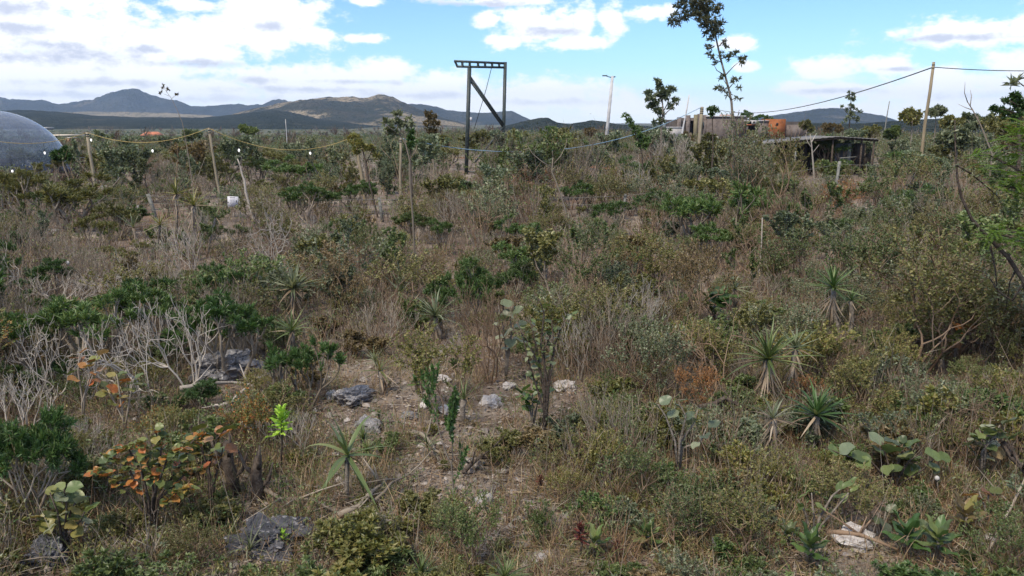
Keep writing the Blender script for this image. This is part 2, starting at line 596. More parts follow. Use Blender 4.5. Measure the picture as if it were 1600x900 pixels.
def hill(label, D, pts, front, back, mat, rough=0.12, power=1.35, seed=0.0, base=-9.0, du=2.5, nscale=0.004):
    xs = [p[0] for p in pts]
    ys = [p[1] for p in pts]
    us = np.arange(xs[0], xs[-1] + du, du)
    us[-1] = xs[-1]
    vs = np.concatenate([np.linspace(-1, 0, 44), np.linspace(0, 1, 10)[1:]])
    V = []
    for v in vs:
        for u in us:
            dr = ray(u, HORIZ)
            k = D + (front if v < 0 else back) * v
            x, y = dr.x / dr.y * k, k
            H = (HORIZ - np.interp(u, xs, ys)) / FPX * D * math.hypot(1, 0.0) + CAMH - base
            q = (1 - abs(v)) ** power if v < 0 else (1 - v) ** 1.2
            f = mnoise.fractal((x * nscale + seed, y * nscale, seed), 0.9, 2.1, 6)
            g = mnoise.fractal((x * nscale * 6 + seed, y * nscale * 6, seed + 3), 0.9, 2.1, 4)
            V.append((x, y, base + max(0.0, H) * max(0.0, q + 1.7 * rough * f * min(1, abs(v) * 5) * (1 - abs(v)) + 0.045 * g + 0.030 * mnoise.noise((x * .07, y * .07, seed)) * (1 - abs(v) * .5))))
    n = len(us)
    F = [(i * n + j, i * n + j + 1, (i + 1) * n + j + 1, (i + 1) * n + j) for i in range(len(vs) - 1) for j in range(n - 1)]
    mb = MB()
    mb.add(V, F)
    tag(obj('hills', mb.mesh('hills', mat, True)), label, 'hills', kind='structure')


H_FAR = mat_hill('far_range', (.030, .042, .045), (.058, .066, .062), (.115, .105, .085), .008, .003, .58, sp=.57)
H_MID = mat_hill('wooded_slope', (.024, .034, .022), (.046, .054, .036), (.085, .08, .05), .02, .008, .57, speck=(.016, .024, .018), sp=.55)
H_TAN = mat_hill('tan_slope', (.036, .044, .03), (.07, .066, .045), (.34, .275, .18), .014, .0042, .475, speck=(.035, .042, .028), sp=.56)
H_PALE = mat_hill('pale_field', (.20, .18, .13), (.28, .24, .17), (.12, .12, .08), .01, .01, .62)
hill('blue mountain range far off on the left with a broad central peak', 3500,
     [(-420, 170), (-200, 152), (-60, 150), (0, 154), (25, 157), (70, 158), (95, 164), (125, 160), (150, 157), (170, 150), (190, 143), (205, 141), (222, 144), (240, 152), (262, 155), (285, 160), (300, 167), (340, 166), (375, 163), (390, 166),
      (412, 165), (424, 160), (437, 156), (448, 158), (462, 166), (500, 175), (620, 190)], 700, 500, H_FAR, 0.25, 1.3, 1.7)
hill('dark blue ridge behind the metal gantry', 2700,
     [(540, 190), (600, 166), (640, 163), (665, 164), (682, 167), (700, 173), (722, 175), (745, 177), (770, 176), (800, 174), (815, 181), (835, 190), (850, 198)], 600, 500, H_FAR, 0.2, 1.3, 6.2)
hill('pale field strip in front of the far mountains', 2300, [(-300, 178), (60, 177), (150, 175), (260, 177), (330, 181), (400, 190)], 260, 200, H_PALE, 0.02, 1.0, 3.3)
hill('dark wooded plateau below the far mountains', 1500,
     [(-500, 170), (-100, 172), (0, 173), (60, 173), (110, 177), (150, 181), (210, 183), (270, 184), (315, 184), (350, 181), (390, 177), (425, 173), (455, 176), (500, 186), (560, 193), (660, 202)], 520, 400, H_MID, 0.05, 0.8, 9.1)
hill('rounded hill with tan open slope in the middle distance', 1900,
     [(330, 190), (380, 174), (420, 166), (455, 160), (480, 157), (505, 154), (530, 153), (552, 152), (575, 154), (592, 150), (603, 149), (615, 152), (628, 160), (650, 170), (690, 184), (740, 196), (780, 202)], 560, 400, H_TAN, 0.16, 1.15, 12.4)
hill('long low blue hill beyond the brick buildings', 2300,
     [(1120, 196), (1170, 186), (1210, 180), (1250, 175), (1275, 171), (1300, 169), (1320, 171), (1345, 176), (1375, 180), (1400, 188), (1440, 196), (1500, 202)], 500, 400, H_FAR, 0.1, 1.2, 15.8)
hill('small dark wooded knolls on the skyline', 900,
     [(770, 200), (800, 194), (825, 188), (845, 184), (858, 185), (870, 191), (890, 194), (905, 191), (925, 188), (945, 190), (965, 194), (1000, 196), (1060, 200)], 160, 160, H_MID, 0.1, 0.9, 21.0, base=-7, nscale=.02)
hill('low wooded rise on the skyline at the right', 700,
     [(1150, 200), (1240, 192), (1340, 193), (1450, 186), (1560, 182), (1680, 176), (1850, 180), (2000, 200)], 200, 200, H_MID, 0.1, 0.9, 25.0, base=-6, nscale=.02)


# ================================================================= plant shapes
def rv(rng, s=1.0):
    return np.array([rng.gauss(0, s), rng.gauss(0, s), rng.gauss(0, s)])


def unit(a):
    return a / max(1e-9, math.sqrt(float(a @ a)))


class Grow:
    """branching skeleton: tubes into a mesh builder, tips and twig points kept for the leaves"""
    def __init__(s, rng, mb, sides=4, trop=0.15, wig=0.16, seg=3, split=(2, 3), ang=(0.35, 0.8), ratio=(0.6, 0.85), rmin=0.0025, taper=0.72, side_p=0.0):
        s.rng, s.mb = rng, mb
        s.sides, s.trop, s.wig, s.seg, s.split, s.ang, s.ratio, s.rmin, s.taper, s.side_p = sides, trop, wig, seg, split, ang, ratio, rmin, taper, side_p
        s.tips, s.twigs = [], []

    def go(s, p, d, L, r, lev):
        rng = s.rng
        pts, rad = [p], [r]
        r1 = max(s.rmin, r * s.taper)
        for i in range(s.seg):
            d = unit(d + np.array([0, 0, s.trop]) + rv(rng, s.wig))
            p = p + d * (L / s.seg)
            pts.append(p)
            rad.append(r + (r1 - r) * (i + 1) / s.seg)
            if lev <= 1:
                s.twigs.append((p, d))
            if lev > 0 and rng.random() < s.side_p:
                e = unit(d + rv(rng, 0.7))
                s.go(p, e, L * rng.uniform(.4, .7), r1 * .5, max(0, lev - 2))
        s.mb.tube(pts, rad, s.sides if lev > 0 else 3, cap=False)
        if lev <= 0:
            s.tips.append((p, d))
            return
        k = rng.randint(*s.split)
        a0 = rng.uniform(0, 6.28)
        ref = np.array([0.3, 0.2, 1.0]) if abs(d[2]) < 0.9 else np.array([1.0, 0.2, 0])
        u = unit(np.cross(d, ref))
        v = np.cross(d, u)
        for i in range(k):
            a = a0 + 6.283 * i / k + rng.uniform(-.5, .5)
            t = rng.uniform(*s.ang)
            e = d * math.cos(t) + (u * math.cos(a) + v * math.sin(a)) * math.sin(t)
            s.go(p, unit(e), L * rng.uniform(*s.ratio), r1 * 0.85, lev - 1)


def tuft_leaves(mb, tips, n, L, W, spread, nr, back=0.05, droop=0.1):
    """a tuft of leaves at each tip, fanned around its direction"""
    P = np.array([t[0] for t in tips])
    D = np.array([t[1] for t in tips])
    P = np.repeat(P, n, 0)
    D = np.repeat(D, n, 0)
    P = P - D * nr.uniform(0, 1, (len(P), 1)) * back
    D2 = nrm(D + nr.normal(0, spread, D.shape))
    mb.leaves(P, D2, nr.normal(0, 1, D.shape) + np.array([0, 0, .8]), L * nr.uniform(.6, 1.2, len(P)), W * nr.uniform(.7, 1.2, len(P)), droop=droop)


def fit(me, h=1.0):
    return me


def proto_candelabra(seed, stems=4, lev=3, n=34, spread=0.55):
    rng, nr = random.Random(seed), np.random.default_rng(seed)
    a, b = MB(), MB()
    g = Grow(rng, a, 5, trop=0.34, wig=0.13, seg=3, split=(2, 3), ang=(.35, .75), ratio=(.55, .8), side_p=.08)
    for i in range(stems):
        t = 6.283 * i / stems + rng.uniform(-.6, .6)
        d = unit(np.array([math.cos(t) * .9, math.sin(t) * .9, .75]))
        g.go(np.array([math.cos(t) * .04, math.sin(t) * .04, -.03]), d, rng.uniform(.34, .48), rng.uniform(.022, .032), lev)
    zt = max(t[0][2] for t in g.tips)
    tips = [t for t in g.tips if t[0][2] > .62 * zt]
    tuft_leaves(b, tips, n, .105, .018, spread, nr, back=.09)
    return a, b


def proto_dome_bush(seed, n=46):
    """dense ball-topped bush of fine dark leaves"""
    rng, nr = random.Random(seed), np.random.default_rng(seed)
    a, b = MB(), MB()
    g = Grow(rng, a, 4, trop=0.16, wig=0.14, seg=2, split=(3, 4), ang=(.35, .8), ratio=(.55, .8))
    for i in range(5):
        t = 6.283 * i / 5 + rng.uniform(-.5, .5)
        g.go(np.array([0, 0, -.02]), unit(np.array([math.cos(t) * .7, math.sin(t) * .7, 1.0])), rng.uniform(.3, .42), .02, 3)
    tuft_leaves(b, g.tips, n, .075, .014, .75, nr, back=.10)
    return a, b


def proto_bush(seed, lev=3, n_leaf=5, L=.050, W=.026, stems=6, trop=.20, side=.12, wig=.2):
    """open bush of small leaves on thin twigs"""
    rng, nr = random.Random(seed), np.random.default_rng(seed)
    a, b = MB(), MB()
    g = Grow(rng, a, 4, trop=trop, wig=wig, seg=3, split=(2, 3), ang=(.3, .85), ratio=(.6, .9), side_p=side)
    for i in range(stems):
        t = 6.283 * i / stems + rng.uniform(-.7, .7)
        g.go(np.array([math.cos(t) * .03, math.sin(t) * .03, -.03]), unit(np.array([math.cos(t) * .42, math.sin(t) * .42, 1.0])), rng.uniform(.28, .46), rng.uniform(.010, .016), lev)
    tw = g.twigs + g.tips
    tuft_leaves(b, tw, n_leaf, L, W, .85, nr, back=.06)
    return a, b


def proto_bare(seed, lev=4, stems=5, mode=0):
    rng = random.Random(seed)
    a = MB()
    tr, wg = ((.12, .22), (.05, .28), (.2, .16))[mode]
    g = Grow(rng, a, 4, trop=tr, wig=wg, seg=3, split=(2, 3), ang=(.25, .75), ratio=(.6, .88), side_p=.15, rmin=.0028)
    for i in range(stems):
        t = 6.283 * i / stems + rng.uniform(-.8, .8)
        g.go(np.array([math.cos(t) * .03, math.sin(t) * .03, -.03]), unit(np.array([math.cos(t) * .75, math.sin(t) * .75, 1.0])), rng.uniform(.28, .40), rng.uniform(.012, .02), lev)
    return a


def strap_mesh(curl, mat, width=.035, n=6, name='leaf'):
    """one long strap leaf of length 1 along +X, arching down by curl"""
    mb = MB()
    V, F = [], []
    x = z = 0.0
    for i in range(n + 1):
        t = i / n
        ang = -curl * t * t
        w = width * (1 - t ** 2.2) * (0.75 + 0.6 * min(1, t * 4) * (1 - t)) + .001
        V += [(x, -w, z + w * .45), (x, 0, z), (x, w, z + w * .45)]
        x += math.cos(ang) / n
        z += math.sin(ang) / n
    for i in range(n):
        a = i * 3
        F += [(a, a + 3, a + 4, a + 1), (a + 1, a + 4, a + 5, a + 2)]
    mb.add(V, F)
    return mb.mesh(name, mat)


def strap_into(mb, base, az, el, L, width, curl, n=4, mi=0, twist=0.0):
    V, F = [], []
    r = h = 0.0
    ca, sa = math.cos(az), math.sin(az)
    for i in range(n + 1):
        t = i / n
        ang = el - curl * t
        w = width * (1 - t ** 2) * (0.8 + .4 * (1 - t)) + .0008
        cx, cy, cz = base[0] + ca * r, base[1] + sa * r, base[2] + h
        V += [(cx - sa * w, cy + ca * w, cz), (cx + sa * w, cy - ca * w, cz)]
        r += math.cos(ang) * L / n
        h += math.sin(ang) * L / n
    for i in range(n):
        a = i * 2
        F.append((a, a + 2, a + 3, a + 1))
    mb.add(V, F, mi)


def proto_rosette(seed, n=40, stem=.45, skirt=True):
    rng = random.Random(seed)
    a, b, c = MB(), MB(), MB()
    lean = np.array([rng.uniform(-.12, .12), rng.uniform(-.12, .12), 0])
    pts = [np.array([0, 0, -.04]), np.array([0, 0, stem * .5]) + lean * .3, np.array([0, 0, stem]) + lean]
    a.tube(pts, [.035, .03, .035], 6)
    top = pts[-1]
    for i in range(n):
        t = i / n
        strap_into(b, top + np.array([0, 0, .03 * (1 - t)]), i * 2.4 + rng.uniform(-.3, .3), 1.45 - 1.5 * t + rng.uniform(-.15, .15), rng.uniform(.3, .48), .013, rng.uniform(.2, .9))
    if skirt:
        for i in range(30):
            strap_into(c, top - np.array([0, 0, rng.uniform(.0, .12)]), rng.uniform(0, 6.28), rng.uniform(-1.3, -.5), rng.uniform(.2, .38), .010, rng.uniform(-.2, .8), 3)
    return a, b, c


def round_leaf(mat, asp=0.9, name='leaf', notch=True, wav=.06):
    """rounded leaf of length 1 along +X, folded on its midrib"""
    mb = MB()
    N = 18
    V = [(0.0, 0, 0), (0.5, 0, -.04), (1.0, 0, -.10)]
    F = []
    up, lo = [], []
    for i in range(1, N // 2 + 1):
        t = i / (N // 2 + 1)
        w = asp * .5 * math.sin(math.pi * t ** .85) ** .7
        zz = w * .30 + wav * math.sin(t * 9)
        up.append(len(V))
        V.append((t - (.04 if notch and i == 1 else 0), w, zz - .10 * t * t))
        lo.append(len(V))
        V.append((t - (.04 if notch and i == 1 else 0), -w, zz * .9 - .10 * t * t))
    for side, fl in ((up, 0), (lo, 1)):
        fan = [0] + side + [2]
        for k in range(len(fan) - 1):
            f = (1, fan[k + 1], fan[k]) if fl == 0 else (1, fan[k], fan[k + 1])
            F.append(f)
    mb.add(V, F)
    return mb.mesh(name, mat)


def mats_of(mb, name, mats):
    return mb.mesh(name, mats)


# meshes of the small plants: kind -> list of [(part name, mesh) ...]
def variants(pairs, leaf_key, stem_mat, stem_name='stems', leaf_name='foliage'):
    out = []
    for (a, b) in pairs:
        out.append([(stem_name, a.mesh(stem_name, stem_mat)), (leaf_name, b.mesh(leaf_name, LEAF[leaf_key]))])
    return out


def bounds(parts):
    lo, hi = np.array([9e9] * 3), np.array([-9e9] * 3)
    for _, me in parts:
        co = np.empty(len(me.vertices) * 3)
        me.vertices.foreach_get('co', co)
        co = co.reshape(-1, 3)
        lo, hi = np.minimum(lo, np.percentile(co, 1.5, 0)), np.maximum(hi, np.percentile(co, 98.5, 0))
    return (hi[2], max(hi[0] - lo[0], hi[1] - lo[1]))


def recolour(parts, leaf_key):
    out = []
    for i, (n, me) in enumerate(parts):
        if i == 0:
            out.append((n, me))
        else:
            m2 = me.copy()
            m2.materials[0] = LEAF[leaf_key]
            out.append((n, m2))
    return out


CAND = variants([proto_candelabra(s, st, 3) for s, st in ((1, 4), (2, 5), (3, 3), (4, 5))], 'dark', TWIG)
DOME = variants([proto_dome_bush(s) for s in (21, 22, 23)], 'dark', TWIG)
BUSH = variants([proto_bush(s) for s in (31, 32, 33, 34)], 'olive', TWIGR)
BIG = variants([proto_bush(s, 4, 3, .034, .019, 4, .20, .14, .2) for s in (35, 36, 37)], 'olive', TWIGR)
LOOSE = variants([proto_bush(s, 3, 4, .070, .033, 4, .24, .2) for s in (41, 42, 43)], 'grey', TWIG)
SPRIG = variants([proto_bush(s, 2, 11, .085, .036, 4, .22, .2) for s in (51, 52, 53)], 'mid', TWIGR)
SAPL = variants([proto_bush(s, 3, 10, .05, .024, 1, .32, .35, .14) for s in (61, 62, 63)], 'olive', BARKG, 'trunk', 'crown')
BARE = [[('dead_twigs', proto_bare(s, 4, st, md).mesh('dead_twigs', TWIG))] for s, st, md in ((71, 5, 0), (72, 6, 1), (73, 4, 2), (74, 5, 1), (75, 6, 0))]
BARER = [[('dead_twigs', p[0][1].copy())] for p in BARE]
for p in BARER:
    p[0][1].materials[0] = TWIGR
BAREP = [[('dead_twigs', p[0][1].copy())] for p in BARE]
for p in BAREP:
    p[0][1].materials[0] = TWIGP


def ros_parts(seed, key, n=40, stem=.45):
    a, b, c = proto_rosette(seed, n, stem)
    return [('stem', a.mesh('stem', BARKG)), ('leaves', b.mesh('leaves', LEAF[key])), ('dead_leaf_skirt', c.mesh('dead_leaf_skirt', LEAF['dead']))]


ROSE = [ros_parts(81, 'mid', 40, .5), ros_parts(82, 'grey', 34, .25), ros_parts(83, 'yellow', 30, .7), ros_parts(84, 'vivid', 36, .1)]
CACHE = {}


def coloured(base, name, key):
    k = (name, key)
    if k not in CACHE:
        CACHE[k] = [recolour(p, key) for p in base]
    return CACHE[k]


def put(kind, parts, loc, rz, sxy, sz, label, cat, group=None, tilt=(0, 0)):
    """one plant: an Empty with its parts, or the bare mesh itself where it has only one"""
    if len(parts) == 1:
        o = obj(kind, parts[0][1], None, loc, (tilt[0], tilt[1], rz), (sxy, sxy, sz))
    else:
        o = obj(kind, None, None, loc, (tilt[0], tilt[1], rz), (sxy, sxy, sz))
        o.empty_display_size = 0.2
        for n, me in parts:
            obj(n, me, o)
    tag(o, label, cat, group)
    return o


def hero(kind, parts, px, base, top, w, label, cat, group=None, rz=None, phrase=None, prot=True):
    """a plant at the foot point seen in the photograph, of the height and width it shows there"""
    loc = gp(px, base, -.02)
    d = loc.y
    h0, w0 = bounds(parts)
    zc = d * math.cos(PITCH) + CAMH * math.sin(PITCH)
    sz = (base - top) * zc / FPX / math.cos(PITCH) / h0
    sx = w * zc / FPX / w0
    sx = max(sz * .55, min(sz * 1.9, sx))
    o = put(kind, parts, loc, RND.uniform(0, 6.28) if rz is None else rz, sx, sz, label, cat, group)
    if prot:
        keep(px - w * .42, top, px + w * .42, base - (base - top) * .35, d)
    if phrase:
        land(phrase, px, (base + top) / 2)
    return o


# ================================================================= built things
def empty(name, loc, label, cat, group=None, rz=0.0):
    o = obj(name, None, None, loc, (0, 0, rz))
    o.empty_display_size = 0.3
    return tag(o, label, cat, group)


def part(name, mb, mats, parent, smooth=False):
    """a part given in world coordinates, moved into its parent's frame"""
    me = mb.mesh(name, mats, smooth)
    me.transform((Matrix.Translation(parent.location) @ parent.rotation_euler.to_matrix().to_4x4()).inverted())
    return obj(name, me, parent)


def sag(a, b, drop, n=22):
    a, b = Vector(a), Vector(b)
    return [a.lerp(b, i / n) - Vector((0, 0, drop * 4 * (i / n) * (1 - i / n))) for i in range(n + 1)]


# ---- bubble dome on its deck
DOMEM = bpy.data.materials.new('clear_film')


def build_dome():
    m = DOMEM
    m.use_nodes = True
    T = NT(m.node_tree)
    tc = T.n('ShaderNodeTexCoord')
    n1 = T.noise(T.v('MULTIPLY', tc.outputs['Object'], (0.7, 0.7, 5.0)), 1.6, 5, 0.65)
    lw = T.n('ShaderNodeLayerWeight')
    lw.inputs[0].default_value = 0.35
    pr = T.n('ShaderNodeBsdfPrincipled')
    pr.inputs['Base Color'].default_value = (.36, .42, .52, 1)
    pr.inputs['Roughness'].default_value = 0.14
    pr.inputs['Coat Weight'].default_value = 0.5
    tr = T.n('ShaderNodeBsdfTransparent')
    tr.inputs[0].default_value = (.70, .79, .94, 1)
    mx = T.n('ShaderNodeMixShader')
    f = T.m('ADD', T.m('MULTIPLY', T.m('POWER', lw.outputs['Facing'], 1.8), 0.60), T.m('ADD', T.m('MULTIPLY', n1, 0.26), 0.07), clamp=True)
    T.link(f, mx.inputs[0])
    T.link(tr.outputs[0], mx.inputs[1])
    T.link(pr.outputs[0], mx.inputs[2])
    bp = T.n('ShaderNodeBump')
    bp.inputs['Strength'].default_value = 0.35
    bp.inputs['Distance'].default_value = 0.08
    T.link(n1, bp.inputs['Height'])
    T.link(bp.outputs[0], pr.inputs['Normal'])
    o = T.n('ShaderNodeOutputMaterial')
    T.link(mx.outputs[0], o.inputs[0])
    D = 45.0
    c = base_at(-19, D)
    zd = gz(c.x, c.y) + 0.42
    R = 106 / FPX * D
    th = empty('bubble_dome', (c.x, c.y, zd), 'see-through bubble dome of pale blue film behind the bushes at the left edge', 'dome')
    mb = MB()
    V, F = [], []
    nu, nv = 64, 22
    for j in range(nv + 1):
        a = math.pi / 2 * j / nv
        for i in range(nu):
            t = 2 * math.pi * i / nu
            V.append((c.x + R * math.cos(a) * math.cos(t), c.y + R * math.cos(a) * math.sin(t), zd + (R - .42) * math.sin(a)))
    for j in range(nv):
        for i in range(nu):
            F.append((j * nu + i, j * nu + (i + 1) % nu, (j + 1) * nu + (i + 1) % nu, (j + 1) * nu + i))
    mb.add(V, F)
    part('film_shell', mb, m, th, True)
    mb = MB()
    ring = [(c.x + R * 1.005 * math.cos(t), c.y + R * 1.005 * math.sin(t), zd + .06) for t in np.linspace(0, 2 * math.pi, 49)]
    mb.tube(ring, .09, 6)
    part('base_ring', mb, mat_solid('ring_vinyl', (.05, .06, .09), (.09, .10, .14), 4), th)
    mb = MB()
    mb.box((c.x - .9, c.y + .6, zd + .45), (2.2, 1.8, .5))
    bed = part('bed_frame', mb, BARKD, th)
    # deck
    dk = empty('wooden_deck', (c.x, c.y, zd - .42), 'dark timber deck with a thin rail carrying the bubble dome', 'deck')
    x0, x1 = c.x - 4.6, c.x + 5.0
    for i in range(24):
        mb = MB()
        y = c.y - 4.4 + i * .37
        mb.box(((x0 + x1) / 2, y, zd - .035 + RND.uniform(-.004, .004)), (x1 - x0, .355, .05))
        part('plank', mb, BARKD, dk)
    for i in range(6):
        mb = MB()
        mb.box((x0 + .2 + i * (x1 - x0 - .4) / 5, c.y - 4.3, zd - .28), (.14, .14, .44))
        part('stilt', mb, BARKD, dk)
    mb = MB()
    mb.box(((x0 + x1) / 2, c.y - 4.35, zd - .16), (x1 - x0, .06, .18))
    part('edge_beam', mb, BARKD, dk)
    for z in (.55, .80):
        mb = MB()
        mb.bar((c.x + 3.9, c.y - 1.0, zd + z), (c.x + 5.2, c.y + .6, zd + z), .05)
        part('rail', mb, WOODG if z > .6 else BARKD, dk)
    for x, y in ((c.x + 3.9, c.y - 1.0), (c.x + 5.2, c.y + .6)):
        mb = MB()
        mb.box((x, y, zd + .40), (.07, .07, .82))
        part('rail_post', mb, BARKD, dk)


build_dome()
for i_ in range(4):
    keep(i_ * 24, 180 + i_ * 8, i_ * 24 + 20, 262, 41)


# ---- posts that carry the garland, and the garland
def post(name, base_px, D, top, r0, r1, mat, label, cat='post', group=None, sides=8, bands=0, phrase=None, clear=None):
    b = base_at(base_px, D)
    t = at(top[0], top[1], D + .05)
    th = empty(name, b, label, cat, group)
    pts = [b - Vector((0, 0, .2))] + [b.lerp(t, k) + Vector((RND.gauss(0, .012), RND.gauss(0, .012), 0)) for k in (.0, .25, .5, .75)] + [t]
    mb = MB()
    mb.tube(pts, np.linspace(r0, r1, 6), sides)
    part('shaft', mb, mat, th, True)
    for i in range(bands):
        q = t.lerp(b, .02 + .025 * i)
        mb = MB()
        mb.tube([q, q - (t - b).normalized() * .035], r1 * 1.18, 8)
        part('wire_wrap', mb, STEEL, th)
    if phrase:
        land(phrase, base_px, (top[1] + 290) / 2)
    x = (base_px + top[0]) / 2
    keep(min(base_px, top[0]) - 6, top[1], max(base_px, top[0]) + 6, clear or 285, D)
    return th, t


G1 = 'round posts that carry the garland'
_, T1 = post('garland_post', 139, 30, (136, 207), 0.07, .055, WOODP, 'round timber garland post standing just right of the dome', 'post', G1, bands=2, phrase='the garland post by the dome', clear=282)
_, T2 = post('garland_post', 338, 27, (326, 200), .05, .038, WOODP, 'thin leaning garland post behind the white sign', 'post', G1, bands=2, phrase='the thin leaning garland post', clear=300)
_, T3 = post('garland_post', 567, 30, (556, 212), .07, .06, WOODT, 'thick yellowish garland post topped by a tuft of bush', 'post', G1, bands=2, phrase='the thick yellowish post', clear=300)
_, T4 = post('garland_post', 622, 30, (626, 216), .055, .045, WOODP, 'grey-tan garland post where the blue rope begins', 'post', G1, bands=2, phrase='the post where the blue rope begins', clear=306)
_, T5 = post('garland_post', 1091, 38, (1097, 167), .10, .08, WOODP, 'tall rough timber post in front of the grey block house', 'post', G1, bands=3, phrase='the tall timber post by the block house', clear=268)
_, T6 = post('power_pole', 1443, 42, (1459, 97), .095, .07, WOODT, 'tall leaning wooden pole carrying the black overhead cable', 'pole', None, bands=2, phrase='the tall leaning cable pole', clear=262)

ROPEY = mat_solid('yellow_rope', (.38, .28, .10), (.46, .36, .15), 30)
ROPEB = mat_solid('blue_rope', (.16, .26, .36), (.24, .36, .46), 30)
CABLE = mat_solid('black_cable', (.02, .02, .022), None, 5, .5)
BULB = mat_solid('lit_bulb', (1.0, .97, .92), None, 3, .2, emit=.35, var=0)


def rope(label, a, b, low, mat, r=.014, bulbs=(), cat='garland', group=None):
    """a hanging rope whose lowest height is given by 'low' (fraction of drop in metres); bulbs hang from it on short cords"""
    th = empty('garland', a, label, cat, group)
    P = sag(a, b, low)
    mb = MB()
    mb.tube(P, r, 5)
    part('rope', mb, mat, th)
    for (k, dz) in bulbs:
        i = k * (len(P) - 1)
        q = P[int(i)].lerp(P[min(len(P) - 1, int(i) + 1)], i - int(i))
        mb = MB()
        mb.tube([q, q - Vector((.01, 0, dz * .6)), q - Vector((0, 0, dz))], .006, 4)
        cdm = part('cord', mb, CABLE, th)
        q = q - Vector((0, 0, dz))
        mb = MB()
        mb.tube([q + Vector((0, 0, .05)), q], .022, 6)
        sk = part('socket', mb, CABLE, th)
        mb = MB()
        mb.tube([q, q - Vector((0, 0, .02)), q - Vector((0, 0, .05)), q - Vector((0, 0, .085)), q - Vector((0, 0, .105))], [.014, .026, .034, .026, .010], 8)
        sk.parent = part('bulb', mb, BULB, th, True)


GG = 'garland ropes strung between the posts'
A0 = at(-150, 170, 27)
rope('pale garland rope with bulbs crossing in front of the dome', A0, T1, .72, ROPEY, .009, ((.53, .95), (.73, .32)), group=GG)
rope('yellow garland rope between the dome post and the thin leaning post', T1, T2, .42, ROPEY, .009, ((.03, .18), (.55, .25)), group=GG)
rope('yellow garland rope from the thin leaning post to the thick yellowish post', T2, T3, .62, ROPEY, .010, ((.18, .28), (.66, .10)), group=GG)
rope('blue garland rope sagging behind the gantry to the tall timber post', T4, T5, 1.15, ROPEB, .015, (), group=GG)
P7 = at(1120, 171, 108)
rope('black overhead cable rising from the block house to the leaning pole', P7, T6 - Vector((0, 0, .25)), 1.2, CABLE, .03, (), 'cable')
rope('black overhead cable running right from the top of the leaning pole', T6 - Vector((0, 0, .25)), at(1790, 101, 44), .25, CABLE, .022, (), 'cable')

# ---- concrete pole and thin far poles
def concrete_pole():
    D = 60.0
    b, t = base_at(945, D), at(957, 119, D)
    th = empty('concrete_pole', b, 'grey concrete power pole with slotted foot and small lamp arm', 'pole')
    ax = (t - b)
    rot = ax.to_track_quat('Z', 'Y').to_matrix()
    for sgn in (-1, 1):
        mb = MB()
        V = []
        for k in (0, 1):
            w = .34 - .20 * k
            c = b.lerp(t, k)
            for (x, y) in ((sgn * w * .5, -.12 + .03 * k), (sgn * w * .22, -.12 + .03 * k), (sgn * w * .22, .12 - .03 * k), (sgn * w * .5, .12 - .03 * k)):
                V.append(c + rot @ Vector((x, y, 0)))
        mb.add([tuple(v) for v in V], [(0, 1, 2, 3), (7, 6, 5, 4), (0, 4, 5, 1), (1, 5, 6, 2), (2, 6, 7, 3), (3, 7, 4, 0)])
        part('flange', mb, CONC, th)
    for i in range(11):
        k0 = i / 11 + .02
        mb = MB()
        w = .34 - .20 * (k0 + .03)
        if i < 7:
            c0, c1 = b.lerp(t, k0), b.lerp(t, k0 + .022)
        else:
            c0, c1 = b.lerp(t, k0), b.lerp(t, k0 + .091 if i < 10 else 1.0)
        mb.bar(c0, c1, w * .5, .07)
        part('web', mb, CONC, th)
    mb = MB()
    mb.bar(t - Vector((0, 0, .12)), t + Vector((-.55, -.2, .02)), .05)
    part('lamp_arm', mb, STEEL, th)
    mb = MB()
    mb.box(t + Vector((-.58, -.2, .02)), (.35, .14, .08))
    part('lamp_head', mb, STEEL, th)
    mb = MB()
    mb.box(t + Vector((.05, 0, -.05)), (.32, .1, .08))
    part('top_bracket', mb, STEEL, th)
    land('the grey concrete pole', 950, 200)
    keep(936, 115, 966, 256, D)


concrete_pole()
post('thin_pole', 1062, 85, (1077, 148), .11, .07, CONC, 'thin pale leaning pole just left of the block house', 'pole', clear=222)
post('thin_pole', 1381, 100, (1390, 158), .09, .05, WOODG, 'thin grey pole on the right skyline left of the leaning cable pole', 'pole', clear=195)
post('thin_pole', 447, 95, (446, 186), .04, .028, mat_solid('white_paint', (.45, .45, .46), (.55, .55, .56), 2), 'slim white pole standing alone in the plain below the tan hill', 'pole', clear=226)


